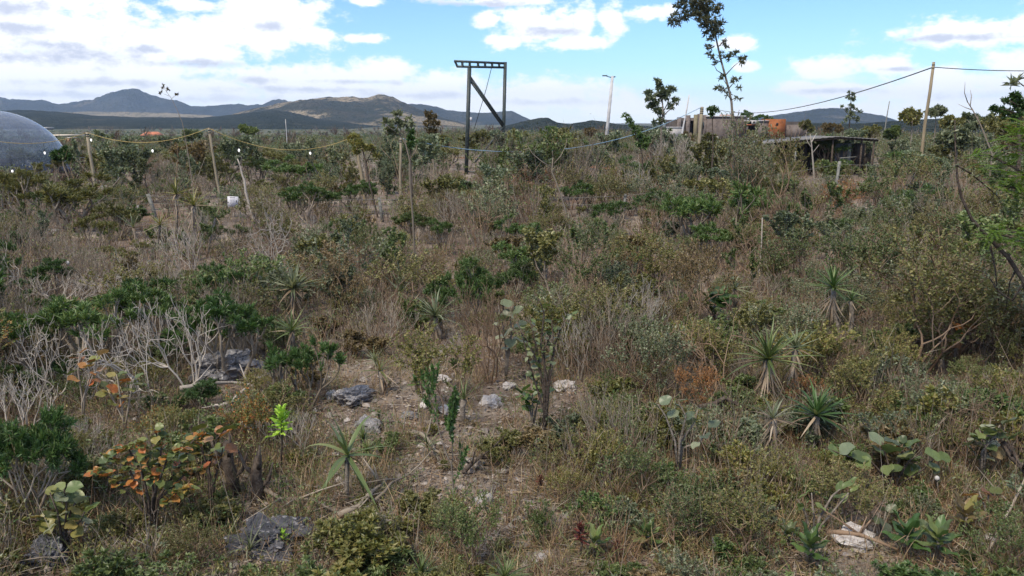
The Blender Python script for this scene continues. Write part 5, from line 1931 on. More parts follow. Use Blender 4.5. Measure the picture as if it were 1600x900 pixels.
line_tree('small_tree', 'yellow-tufted bushy tree hiding the top of the thick yellowish post', 'tree', 27, 585, [(578, 290), (572, 255), (566, 232), (558, 222)], [[(572, 255), (580, 238), (585, 226)], [(570, 250), (590, 248)]],
          [(553, 216, 8, 45), (562, 224, 8, 50), (572, 228, 8, 40), (580, 232, 8, 40), (556, 234, 7, 36), (588, 244, 7, 30), (548, 222, 5, 18)], 'yellow', .04, 7, BARKD, 1.0, None, .8, .4, (545, 208, 596, 250))
line_tree('forked_dead_tree', 'bare forked dead tree like a letter Y left of the concrete pole', 'dead tree', 20.5, 896,
          [(888, 345), (878, 310), (868, 282), (862, 268), (864, 246)], [[(862, 262), (846, 252), (832, 240), (822, 224)], [(865, 256), (876, 244), (884, 228), (886, 216)], [(832, 240), (826, 232), (818, 234)], [(864, 248), (863, 236)]], None, 'dead', .035, 6, TWIG, 1.0, 'the forked dead tree', .6, .4, (818, 214, 890, 330))
line_tree('dead_sapling', 'smooth bare white trunk leaning left below the middle fence post', 'dead tree', 16, 1183, [(1184, 470), (1186, 430), (1190, 380), (1191, 340)], None, None, 'dead', .022, 6, TWIGP)
line_tree('leafy_sapling', 'slanting sapling with narrow green tufts right of the concrete pole', 'sapling', 32, 1010, [(1003, 240), (994, 212), (986, 196), (978, 182)], [[(1000, 228), (1004, 212)], [(1002, 232), (1010, 220)]],
          [(978, 181, 4, 20), (982, 188, 5, 27), (986, 194, 5, 27), (992, 200, 5, 27), (996, 208, 7, 36), (1003, 214, 8, 45), (1010, 220, 7, 36), (998, 222, 7, 40), (1006, 228, 7, 36)], 'vivid', .04, 6, BARKD, 1.0, 'the slanting sapling', .8, .36, (972, 176, 1014, 232))
line_tree('small_tree', 'tiny-crowned thin tree crossing the black cable near the low blue hill', 'tree', 58, 1325, [(1326, 230), (1327, 200), (1329, 170), (1330, 150)], [[(1328, 180), (1340, 172)], [(1328, 182), (1316, 168)]],
          [(1330, 147, 5, 30), (1332, 154, 5, 30), (1326, 152, 4, 20), (1330, 164, 4, 20), (1336, 170, 5, 25), (1342, 174, 3, 12), (1324, 172, 4, 18), (1330, 180, 6, 36), (1315, 166, 2, 9), (1338, 186, 5, 27), (1322, 188, 6, 30)], 'blue', .06, 4.5, BARKD, 1.0, 'the tiny-crowned tree', 1.0, .4, (1312, 142, 1346, 195))
line_tree('flower_stalk', 'tall thin flower stalk leaning left above the garland', 'plant', 20, 305, [(302, 300), (294, 240), (285, 192), (276, 170), (268, 154), (255, 136)], [[(268, 154), (278, 146)], [(264, 150), (254, 146)], [(260, 144), (262, 138)]],
          [(255, 136, 3, 9), (252, 145, 2, 9), (277, 147, 2, 9), (262, 139, 2, 9)], 'brown', .012, 5, TWIG, .8, clear=(250, 132, 290, 195))
line_tree('peeling_snag', 'pale peeling dead snag hanging beside the thin leaning post', 'dead tree', 26, 386, [(384, 300), (382, 282), (378, 272), (375, 258), (371, 248)], [[(375, 258), (378, 246), (373, 244)]], None, 'dead', .05, 6, TWIGP, clear=(368, 242, 386, 284))
line_tree('bare_tree', 'leafless white sapling in front of the shed', 'dead tree', 36, 1274, [(1273, 285), (1270, 250), (1268, 225), (1266, 210)], [[(1269, 232), (1262, 222), (1258, 210)], [(1269, 240), (1280, 226)], [(1268, 222), (1276, 208)]], None, 'dead', .06, 6, TWIGP, clear=(1256, 206, 1284, 280))
line_tree('bare_tree', 'bare twig tree against the white cloud at the far right', 'dead tree', 24, 1560, [(1550, 240), (1532, 195), (1520, 172), (1511, 158)], [[(1520, 172), (1508, 168), (1496, 162)], [(1512, 160), (1507, 145), (1508, 128)], [(1516, 165), (1518, 150), (1516, 140)], [(1528, 186), (1528, 180)]], None, 'dead', .035, 6, TWIG, clear=(1494, 124, 1540, 190))
line_tree('small_tree', 'dark green tree with layered tufts at the far right skyline', 'tree', 22, 1596, [(1594, 240), (1592, 200), (1590, 168), (1586, 150)], [[(1592, 180), (1575, 172), (1562, 170)], [(1590, 165), (1576, 156)], [(1592, 185), (1610, 170)]],
          [(1584, 150, 6, 30), (1590, 158, 8, 40), (1578, 158, 6, 27), (1570, 156, 4, 14), (1596, 168, 9, 45), (1560, 172, 6, 27), (1572, 176, 8, 36), (1586, 180, 9, 45), (1604, 160, 8, 36), (1552, 170, 4, 18)], 'dark', .06, 8, BARKD, 1.0, 'the dark tree at the right skyline', .9, .4, (1550, 144, 1600, 190))
line_tree('spiky_leaf_tree', 'long narrow leaves on a twig entering at the right edge against the cloud', 'tree', 12, 1625, [(1640, 300), (1630, 200), (1612, 140)], [[(1612, 142), (1596, 132), (1588, 124)]], [(1578, 132, 5, 9), (1590, 126, 4, 9)], 'grey', .03, 16, BARKD, .7, None, .3, .22)
line_tree('round_tree', 'round dark tree on the skyline behind the long block house', 'tree', 125, 1167, [(1167, 200), (1167, 185)], None, [(1163, 180, 5, 60), (1170, 180, 5, 60), (1167, 176, 5, 50), (1173, 184, 4, 36), (1161, 184, 4, 36)], 'dark', .25, 3, BARKD, 1.3, None, 2.5, .6)
line_tree('round_tree', 'wider dark tree right of the round skyline tree', 'tree', 130, 1190, [(1190, 200), (1190, 190)], None, [(1183, 184, 4, 50), (1190, 182, 4, 50), (1197, 184, 4, 50), (1204, 186, 4, 40), (1178, 187, 4, 36)], 'dark', .25, 3, BARKD, 1.3, None, 2.5, .6)
line_tree('small_tree', 'leafy tufted branch beside the foot of the tall leaning tree', 'tree', 30, 1116, [(1114, 230), (1113, 190), (1112, 176)], [[(1112, 178), (1108, 172)], [(1113, 182), (1120, 172)], [(1113, 186), (1118, 178)]], [(1109, 172, 4, 27), (1116, 168, 4, 20), (1120, 172, 3, 18), (1112, 178, 3, 18)], 'dark', .04, 6, BARKD, 1.0)
for k, (px, top, D, sz, key, lab) in enumerate((
        (1425, 172, 52, 22, 'olive', 'broad umbrella-crowned tree just left of the leaning cable pole'), (1462, 166, 60, 16, 'grey', 'sparse grey tree behind the leaning cable pole'), (1490, 180, 48, 22, 'olive', 'low olive tree right of the leaning cable pole'),
        (1520, 178, 50, 22, 'blue', 'blue-grey tree on the skyline left of the bare twig tree'), (1548, 182, 44, 24, 'grey', 'grey leafy tree on the right skyline with whitish tufts'), (1400, 200, 56, 20, 'mid', 'green rounded tree left of the umbrella-crowned one'), (1575, 190, 40, 26, 'olive', 'bushy olive tree beneath the dark layered tree'),
        (1362, 196, 62, 18, 'olive', 'low tree on the skyline right of the shed roof'), (1300, 192, 70, 16, 'brown', 'brownish tree rising behind the shed'), (1260, 190, 75, 15, 'olive', 'olive tree behind the left half of the shed'), (1495, 205, 36, 26, 'grey', 'pale whitish-green shrub tree above the thin arched stem'), (860, 196, 100, 12, 'dark', 'dark round tree on the skyline left of the concrete pole'),
        (812, 205, 80, 14, 'olive', 'olive scrub tree right of the gantry'), (690, 212, 60, 16, 'olive', 'olive scrub tree left of the gantry'), (920, 200, 90, 12, 'brown', 'brown scrub tree just left of the concrete pole'), (388, 196, 60, 14, 'mid', 'slim green tree above the sagging yellow rope'), (300, 205, 45, 14, 'blue', 'light green tuft-crowned tree left of the thin leaning post'),
        (98, 232, 42, 18, 'dark', 'dark tree right of the dome'), (1000, 205, 70, 14, 'olive', 'olive tree left of the small open-crowned tree'), (1075, 206, 62, 16, 'brown', 'brown twiggy tree before the whitewashed wall'))):
    cl = []
    for j in range(9):
        a = RND.uniform(0, 6.28)
        q = RND.random() ** .5
        cl.append((px + math.cos(a) * sz * .75 * q, top + sz * .5 + math.sin(a) * sz * .42 * q, sz * .32, 50))
    xo = RND.uniform(-3, 3)
    line_tree('scrub_tree', lab, 'tree', D, px + xo, [(px + xo * .5, top + sz * 1.5), (px, top + sz * .7)], [[(px, top + sz), (px - sz * .4, top + sz * .4)], [(px, top + sz * .9), (px + sz * .4, top + sz * .35)], [(px, top + sz * .8), (px + 2, top + 3)]], cl, key, .07, max(2.6, 300 / D), TWIG, 1.2, None, 1.6, .5)


# feathery bright tree at the right edge
def feathery():
    D = 8.6
    g = base_at(1700, D)
    th = empty('feathery_tree', g, 'bright green feathery-leaved tree reaching in from the right edge', 'tree')
    mb = MB()
    main = [g - Vector((0, 0, .1)), at(1690, 520, D), at(1672, 400, D), at(1660, 300, D), at(1650, 200, D)]
    mb.tube(main, [.07, .06, .05, .04, .02], 7)
    part('trunk', mb, BARKD, th, True)
    limbs = [[(1664, 330), (1625, 290), (1585, 262), (1540, 240)], [(1658, 280), (1620, 240), (1580, 222)], [(1668, 380), (1630, 376), (1590, 372), (1556, 366)], [(1656, 260), (1625, 215), (1600, 200)], [(1664, 340), (1610, 300), (1570, 290)]]
    ends = []
    for L in limbs:
        mb = MB()
        dy = RND.uniform(-.3, .4)
        Q = [at(x, y, D + dy * i / 3) for i, (x, y) in enumerate(L)]
        mb.tube(Q, np.linspace(.026, .007, len(Q)), 5)
        part('limb', mb, BARKD, th, True)
        for i in range(1, len(Q)):
            for k in (0, .33, .66):
                ends.append(Q[i - 1].lerp(Q[i], k))
        ends.append(Q[-1])
    mb = MB()
    for e in ends:
        for f in range(9):
            az = RND.uniform(0, 6.28)
            d = Vector((math.cos(az), math.sin(az), RND.uniform(-.15, .7))).normalized()
            Lr = RND.uniform(.16, .30)
            p0 = e + Vector((RND.gauss(0, .05), RND.gauss(0, .05), RND.gauss(0, .05)))
            side = d.cross(Vector((0, 0, 1))).normalized()
            pos, dr = [], []
            for s in range(16):
                t = s / 16
                q = p0 + d * Lr * t - Vector((0, 0, .25 * Lr * t * t))
                for sg in (-1, 1):
                    pos.append(tuple(q))
                    dr.append(tuple(side * sg + d * .45 - Vector((0, 0, .15))))
            n = len(pos)
            mb.leaves(pos, dr, np.tile((0.05, 0.1, 1.0), (n, 1)), np.full(n, .040), np.full(n, .012), droop=.1)
    part('feathery_leaves', mb, LEAF['fresh'], th)
    keep(1510, 205, 1600, 300, D)
    land('the feathery tree', 1560, 260)
    th = empty('arched_sapling', gp(1640, 640), 'thin dark stem arching up from the right edge with an upright whip', 'sapling')
    D = gp(1640, 640).y
    mb = MB()
    P = [th.location - Vector((0, 0, .05))] + [at(x, y, D) for x, y in ((1625, 560), (1600, 440), (1575, 402), (1545, 372), (1518, 342), (1503, 310), (1496, 280), (1493, 240), (1492, 188))]
    mb.tube(P, np.linspace(.03, .006, len(P)), 6)
    part('stem', mb, BARKD, th, True)
    for L in ([(1495, 258), (1515, 270), (1540, 290), (1562, 310)], [(1545, 372), (1555, 420), (1560, 470)], [(1575, 402), (1590, 380), (1605, 350)], [(1600, 440), (1582, 470), (1560, 455), (1540, 425), (1515, 420)], [(1588, 420), (1578, 440), (1572, 480)]):
        mb = MB()
        Q = [at(x, y, D + .1 * i) for i, (x, y) in enumerate(L)]
        mb.tube(Q, np.linspace(.013, .005, len(Q)), 5)
        part('side_stem', mb, BARKD, th, True)
    nr = np.random.default_rng(3)
    mb = MB()
    for (x, y) in ((1495, 215), (1490, 200), (1500, 255), (1510, 268), (1530, 285), (1560, 460), (1540, 428), (1518, 344), (1550, 380), (1562, 310)):
        q = np.array(at(x, y, D))
        k = 14
        d = nrm(nr.normal(0, 1, (k, 3)) + np.array([0, 0, .4]))
        mb.leaves(np.repeat(q[None], k, 0) + nr.normal(0, .05, (k, 3)), d, nr.normal(0, 1, (k, 3)) + np.array([0, 0, 1]), nr.uniform(.04, .07, k), nr.uniform(.015, .026, k))
    part('sparse_leaves', mb, LEAF['grey'], th)
    keep(1486, 186, 1500, 300, D)


feathery()


# ================================================================= the many smaller plants, each one an object of its own
KINDS = {
    'bare':  ('bare_shrub', 'dead shrub', 'leafless shrubs of the slope', {'grey': BARE, 'red': BARER, 'pale': BAREP}, (.8, 1.75), (.65, 1.15)),
    'bush':  ('leafy_bush', 'bush', 'small-leaved bushes of the slope', GREENB, (.75, 1.6), (.8, 1.25)),
    'loose': ('open_shrub', 'shrub', 'open broad-leaved shrubs of the slope', LOOSEC, (.65, 1.4), (.8, 1.2)),
    'sprig': ('leafy_herb', 'herb', 'low leafy herbs', SPRIGC, (.25, .55), (.8, 1.4)),
    'cand':  ('flat_topped_shrub', 'shrub', 'flat-topped shrubs', {'dark': CAND, 'vivid': CANDV, 'olive': CANDO, 'mid': CANDM}, (.7, 1.4), (.9, 1.4)),
    'sapl':  ('fine_sapling', 'sapling', 'thin saplings', SAPLC, (1.2, 2.4), (.5, .8)),
    'ros':   ('small_rosette', 'rosette plant', 'small spiky rosettes', {'mid': [ROSE[0]], 'grey': [ROSE[1]], 'yellow': [ROSE[2]], 'vivid': [ROSE[3]]}, (.5, .95), (.8, 1.1)),
}
CWORD = {'dark': 'dark green', 'vivid': 'bright green', 'olive': 'olive', 'grey': 'grey-green', 'yellow': 'yellow-green', 'brown': 'brownish', 'mid': 'mid-green', 'orange': 'orange-brown', 'blue': 'blue-green', 'autumn': 'golden', 'red': 'reddish-grey', 'pale': 'pale'}
NOUN = {'bare': 'leafless shrub', 'bush': 'small-leaved bush', 'loose': 'open shrub', 'sprig': 'leafy herb', 'cand': 'flat-topped shrub', 'sapl': 'thin sapling', 'ros': 'spiky rosette'}
SIZEW = ((.33, 'tiny'), (.55, 'ankle-high'), (.8, 'knee-high'), (1.05, 'thigh-high'), (1.3, 'waist-high'), (1.7, 'chest-high'), (9, 'head-high'))
USED = set()


def relation(px, py, l):
    dx, dy = px - l[1], (py - l[2]) * 1.5
    if abs(dx) > abs(dy):
        far = 'well ' if abs(dx) > 90 else ('just ' if abs(dx) < 40 else '')
        return far + ('right of ' if dx > 0 else 'left of ') + l[0]
    if dy > 0:
        return ('low ' if dy > 130 else '') + 'in front of ' + l[0]
    return ('far ' if dy < -90 else '') + 'behind ' + l[0]


def auto_label(head, px, py):
    near = sorted(LAND, key=lambda l: (px - l[1]) ** 2 + (1.5 * (py - l[2])) ** 2)[:6]
    rel = [relation(px, py, l) for l in near]
    for r in rel[:3]:
        s = head + ' ' + r
        if s not in USED and len(s.split()) <= 16:
            USED.add(s)
            return s
    for i in range(5):
        for j in range(i + 1, 6):
            s = head + ' ' + rel[i] + ', ' + rel[j]
            if s not in USED and len(s.split()) <= 16:
                USED.add(s)
                return s
    return None


def zone(px, py):
    """which plants grow where (by the place of their foot on the slope)"""
    G = RND.choice
    if py > 640:
        if 500 < px < 800:
            return G(['sprig:mid', 'sprig:yellow', 'sprig:olive', 'ros:mid', 'loose:olive'])
        if px >= 800:
            return G(['sprig:mid', 'sprig:yellow', 'sprig:mid', 'sprig:vivid', 'bush:yellow', 'bush:mid', 'sprig:blue', 'bare:red', 'loose:grey', 'bare:grey', 'sprig:brown', 'bush:olive', 'loose:blue'])
        return G(['sprig:mid', 'sprig:olive', 'bare:grey', 'bare:pale', 'loose:mid', 'sprig:yellow', 'bush:olive', 'bush:autumn'])
    if py > 470:
        if px < 430:
            return G(['bare:pale', 'bare:grey', 'bare:pale', 'cand:dark', 'cand:vivid', 'bush:olive', 'cand:dark', 'loose:mid', 'bush:yellow', 'bare:grey'])
        if px < 820:
            return G(['bare:red', 'bare:grey', 'bush:olive', 'loose:grey', 'sprig:mid', 'bush:brown', 'loose:olive', 'ros:grey', 'sprig:brown'])
        return G(['bare:red', 'bare:grey', 'bush:olive', 'bush:yellow', 'bush:brown', 'loose:mid', 'bare:red', 'loose:blue', 'bush:mid', 'sapl:olive', 'bush:grey', 'bush:grey', 'sprig:mid'])
    if py > 360:
        if px < 470:
            return G(['bare:grey', 'bare:pale', 'cand:olive', 'cand:mid', 'bare:red', 'bush:olive', 'ros:yellow', 'bush:grey', 'bare:grey', 'cand:dark', 'sprig:mid'])
        if px < 860:
            return G(['bare:grey', 'bare:red', 'bush:olive', 'bush:olive', 'bush:brown', 'loose:grey', 'cand:vivid', 'sapl:olive', 'bush:grey', 'bare:grey', 'sapl:brown', 'bush:mid'])
        return G(['bare:red', 'bare:grey', 'bush:olive', 'bush:mid', 'bush:yellow', 'bush:brown', 'loose:blue', 'cand:vivid', 'sapl:mid', 'bush:mid', 'bush:olive', 'bush:blue', 'ros:grey', 'bush:olive'])
    if px < 520:
        return G(['bare:grey', 'cand:olive', 'cand:mid', 'bush:olive', 'bush:grey', 'loose:blue', 'bare:grey', 'bush:mid', 'bare:red', 'sapl:blue', 'cand:olive'])
    return G(['bare:grey', 'bare:red', 'bush:olive', 'bush:brown', 'bush:mid', 'bush:olive', 'loose:grey', 'cand:vivid', 'cand:olive', 'sapl:olive', 'sapl:blue', 'bush:blue', 'bush:yellow', 'bare:grey', 'bush:orange' if RND.random() < .12 else 'bush:mid'])


def blocked(x0, y0, x1, y1, depth, thr=.24):
    if depth < 11:
        thr = min(thr, .12 if depth > 8 else .045)
    for (a, b, c, d, k) in KEEP:
        if k > depth - .3:
            ox, oy = min(x1, c) - max(x0, a), min(y1, d) - max(y0, b)
            if ox > 0 and oy > 0:
                ar = max(1.0, (c - a) * (d - b))
                if ox * oy / ar > (thr if ar > 1800 else min(thr, .06)):
                    return True
    return False


# small views of the plants that matter most, kept quite free
for (x0, y0, x1, y1, base) in ((412, 618, 466, 668, 752), (428, 668, 448, 735, 752), (395, 610, 438, 650, 752), (438, 610, 482, 650, 752), (302, 552, 342, 598, 606), (342, 552, 378, 598, 606), (505, 670, 545, 745, 796), (545, 690, 590, 770, 796), (350, 690, 382, 770, 782), (392, 712, 412, 780, 790),
                               (690, 590, 730, 660, 815), (708, 660, 730, 770, 815), (1150, 530, 1200, 590, 655), (1200, 530, 1250, 590, 655), (1236, 625, 1276, 675, 720), (1276, 625, 1320, 675, 720), (1275, 420, 1330, 480, 560), (1290, 680, 1340, 735, 790), (1350, 665, 1400, 735, 790), (1400, 690, 1460, 735, 790),
                               (1025, 622, 1070, 660, 760), (1085, 650, 1110, 690, 760), (890, 815, 920, 890, 905), (832, 740, 852, 776, 786), (1425, 815, 1490, 880, 900), (1470, 780, 1535, 840, 850), (800, 465, 845, 520, 700), (845, 465, 892, 520, 700), (845, 520, 870, 640, 700), (130, 680, 180, 740, 838), (180, 665, 240, 740, 838),
                               (240, 665, 300, 740, 838), (640, 470, 720, 520, 540), (420, 425, 500, 480, 520), (0, 660, 60, 770, 838), (60, 660, 125, 770, 838), (515, 606, 580, 634, 640), (350, 835, 410, 870, 880), (410, 835, 470, 870, 880), (230, 480, 290, 560, 612), (290, 480, 360, 545, 612)):
    keep(x0, y0, x1, y1, gp((x0 + x1) / 2, base).y)


def scatter():
    taken = []
    bands = [(4.5, 6.2, 110, .16), (6.2, 8, 120, .18), (8, 11, 150, .26), (11, 15, 120, .45), (15, 21, 140, .62), (21, 29, 165, .80), (29, 40, 180, 1.0), (40, 58, 210, 1.3)]
    count = {}
    for (y0, y1, n, gap) in bands:
        made, tries = 0, 0
        while made < n and tries < n * 14:
            tries += 1
            Y = math.sqrt(RND.uniform(y0 ** 2, y1 ** 2))
            px = RND.uniform(-130, 1740)
            b = base_at(px, Y)
            pr = project(b)
            if pr is None:
                continue
            px, py, zc = pr
            kind, ck = zone(px, py).split(':')
            if 300 < py < 480 and RND.random() < .13:
                kind, ck = 'sapl', RND.choice(['olive', 'grey', 'brown', 'mid', 'blue'])
            if kind == 'bush' and ck in ('olive', 'brown', 'mid') and py < 640 and RND.random() < .15:
                kind, ck = 'bare', RND.choice(['grey', 'pale', 'red', 'grey'])
            if kind == 'bare' and px > 820 and RND.random() < .12:
                kind, ck = 'bush', RND.choice(['olive', 'brown', 'mid', 'yellow', 'olive'])
            open_patch = 480 < px < 850 and 545 < py < 840
            if open_patch and RND.random() < .78:
                continue
            nm, cat, grp, table, hr, wr = KINDS[kind]
            if count.get(nm, 0) > 245:
                continue
            h = RND.uniform(*hr)
            if 15 < Y <= 29 and kind in ('bush', 'loose', 'bare'):
                h *= RND.uniform(1.0, 1.3)
            if Y > 29 and kind != 'sprig':
                h *= RND.uniform(1.2, 1.95) if px > 700 else RND.uniform(.95, 1.35)
            if px < 1240:
                h = min(h, 2.75)
            if kind == 'sprig' and Y < 7:
                h *= .8
            elif kind == 'sprig' and Y < 11:
                h *= 1.15
            if kind == 'sprig' and Y > 20:
                h *= 1.6
            if Y < 9.5 and kind not in ('sprig',):
                h *= .74
            if open_patch:
                h *= .6
            if any((b.x - t[0]) ** 2 + (b.y - t[1]) ** 2 < gap * gap for t in taken):
                continue
            parts = RND.choice(BIGB[ck] if kind == 'bush' and Y < 32 and h > .95 else table[ck])
            H0, W0 = bounds_c(parts)
            ok = False
            for _ in range(3):
                w = h * RND.uniform(*wr)
                if kind == 'sprig':
                    w = h * 1.3
                u = FPX / zc
                if not blocked(px - w * u * .5, py - h * u * 1.08, px + w * u * .5, py, Y):
                    ok = True
                    break
                h *= .62
            if not ok or h < hr[0] * .35:
                continue
            sz, sx = h / H0, w / W0
            sx = max(sz * .6, min(sz * 1.7, sx))
            size = next(s for k, s in SIZEW if h < k)
            lab = auto_label(size + ' ' + CWORD[ck] + ' ' + NOUN[kind], px, py - h * u * .5)
            if lab is None:
                continue
            put(nm, parts, b, RND.uniform(0, 6.283), sx, sz, lab, cat, grp, (RND.gauss(0, .07), RND.gauss(0, .07)))
            taken.append((b.x, b.y))
            count[nm] = count.get(nm, 0) + 1
            made += 1
    print('scatter', count, len(KEEP), len(LAND))


_BC = {}


def bounds_c(parts):
    k = parts[-1][1].name
    if k not in _BC:
        _BC[k] = bounds(parts)
    return _BC[k]


scatter()


# ================================================================= what nobody could count: grass, litter, gravel, the far scrub
def spots(n, y0, y1, x0=-340, x1=1940, power=1.0, keepf=None):
    """ground points spread evenly over a part of the view of the slope"""
    out = []
    while len(out) < n:
        px, py = RND.uniform(x0, x1), y0 + (y1 - y0) * RND.random() ** power
        d = ray(px, py)
        if d.z > -.03:
            continue
        if keepf and not keepf(px, py):
            continue
        t = CAMH / -d.z
        x, y = d.x * t, d.y * t
        y += RND.uniform(-.04, .04) * y
        out.append((x, y, gz(x, y)))
    return np.array(out)


def covers(x, y, h, w=.12):
    z = gz(x, y)
    a, b = project((x, y, z)), project((x, y, z + h))
    if a is None or b is None:
        return False
    hw = w * FPX / a[2] / 2
    x0, x1, y0, y1, dep = a[0] - hw, a[0] + hw, b[1], a[1], y
    for (p, q, r, t, k) in KEEP:
        if k > dep + .12 and k < 16 and min(x1, r) > max(x0, p) and min(y1, t) > max(y0, q):
            return True
    return False


def grass(name, label, n, blades, Lr, Wr, mats, y0, y1, spread, bendk, x0=-340, x1=1940, keepf=None, cat='grass', power=1.0, rad=.05):
    n = int(n * (x1 - x0) / 1720)
    C = spots(n, y0, y1, x0, x1, power, keepf)
    C = np.array([c for c in C if not (c[1] < 15 and covers(c[0], c[1], Lr[1] * .9) and RND.random() < .9)])
    n = len(C)
    d = np.linalg.norm(C[:, :2], axis=1)
    far = np.clip(d / 12.0, .8, 3.0)
    P = np.repeat(C, blades, 0)
    f = np.repeat(far, blades)
    m = len(P)
    P = P + NR.normal(0, 1, (m, 3)) * np.array([rad, rad, 0]) * np.clip(f, 1, 2)[:, None] - np.array([0, 0, .02])
    D = nrm(NR.normal(0, spread, (m, 3)) * np.array([1, 1, .2]) + np.array([0, 0, 1.0]))
    L = NR.uniform(*Lr, m) * np.repeat(NR.uniform(.6, 1.25, n), blades)
    a = NR.uniform(0, 6.283, m)
    bend = np.stack([np.cos(a), np.sin(a), -.5 * np.ones(m)], 1) * (L * NR.uniform(.1, 1.0, m) * bendk)[:, None]
    mb = MB()
    half = m // len(mats)
    for i, mt in enumerate(mats):
        s = slice(i * half, (i + 1) * half)
        mb.blades(P[s], D[s], bend[s], L[s], NR.uniform(*Wr, m)[s] * f[s], i)
    tag(obj(name, mb.mesh(name, mats)), label, cat, kind='stuff')


OPEN = lambda px, py: RND.random() < (.42 if (490 < px < 860 and py > 560) else (.9 if px > 470 and py > 600 else .6))
grass('dry_grass', 'tan dry grass tufts all over the slope between the bushes', 4000, 12, (.14, .38), (.004, .008), [STRAW, STRAW2], 350, 940, .45, .75, keepf=OPEN)
grass('brown_grass', 'reddish brown dry grass standing in the middle of the slope', 1100, 12, (.2, .48), (.003, .006), [STRAW2, STRAW], 400, 800, .28, .45, 480, 1500)
grass('green_grass', 'thin green grass blades along the bottom of the slope', 1500, 10, (.18, .42), (.004, .007), [GREENG], 560, 940, .40, .7)
grass('dry_stems', 'thin upright dry stems standing among the bushes', 3400, 4, (.35, 1.05), (.003, .0055), [TWIG, TWIGR], 330, 900, .22, .18, rad=.12, cat='undergrowth', keepf=lambda px, py: not (500 < px < 820 and py > 560) or RND.random() < .15)


def litter(name, label, n, Lr, Wr, mats, y0, y1, x0=-340, x1=1940, flat=.35, cat='leaf litter', keepf=None, lift=.03):
    n = int(n * (x1 - x0) / 1720)
    P = spots(n, y0, y1, x0, x1, 1.0, keepf)
    a = NR.uniform(0, 6.283, n)
    D = np.stack([np.cos(a), np.sin(a), NR.normal(0, flat, n)], 1)
    P = P + np.array([0, 0, 1.0]) * NR.uniform(.004, lift, (n, 1))
    mb = MB()
    k = n // len(mats)
    L, W = NR.uniform(*Lr, n), NR.uniform(*Wr, n)
    for i, mt in enumerate(mats):
        s = slice(i * k, (i + 1) * k)
        mb.leaves(P[s], D[s], NR.normal(0, .45, (k, 3)) + np.array([0, 0, 1.0]), L[s], W[s], droop=.2 if Lr[1] < .1 else .035, mi=i)
    tag(obj(name, mb.mesh(name, mats)), label, cat, kind='stuff')


litter('leaf_litter', 'dry brown and grey leaves lying on the ground', 34000, (.02, .075), (.010, .034), [LITTER, LEAF['dead'], LITTER], 430, 960)
litter('dry_straw', 'fallen pale straws and strips lying over the bare patch', 17000, (.06, .26), (.003, .008), [STRAW, LEAF['dead'], TWIGP], 480, 960, 380, 1300, .12, 'straw', None, .07)
litter('twig_litter', 'grey twigs lying on the ground', 5000, (.08, .32), (.003, .007), [TWIG, TWIGR], 420, 960, flat=.25, cat='twigs', lift=.16)


def ground_cover():
    k = 11
    C = spots(9000, 380, 940, keepf=lambda px, py: not (500 < px < 800 and py > 600) or RND.random() < .3)
    C = np.array([c for c in C if mnoise.noise((c[0] * 1.1, c[1] * 1.1, 4.0)) > .02 and not (c[1] < 15 and covers(c[0], c[1], .2, .15) and RND.random() < .9)])
    keys = ['mid', 'olive', 'yellow', 'grey', 'brown']
    mb = MB()
    for i, key in enumerate(keys):
        c = C[i::len(keys)]
        P = np.repeat(c, k, 0)
        m = len(P)
        P = P + np.stack([NR.normal(0, .07, m), NR.normal(0, .07, m), NR.uniform(.0, .13, m) * np.clip(P[:, 1] / 10, .7, 2)], 1)
        mb.leaves(P, NR.normal(0, .6, (m, 3)) + np.array([0, 0, .5]), NR.normal(0, .5, (m, 3)) + np.array([0, 0, 1.0]), NR.uniform(.028, .06, m) * np.clip(P[:, 1] / 12, .7, 2), NR.uniform(.010, .024, m) * np.clip(P[:, 1] / 12, .7, 2), mi=i)
    tag(obj('ground_cover', mb.mesh('ground_cover', [LEAF[q] for q in keys])), 'low small-leaved ground cover under and between the bushes', 'ground cover', kind='stuff')


ground_cover()


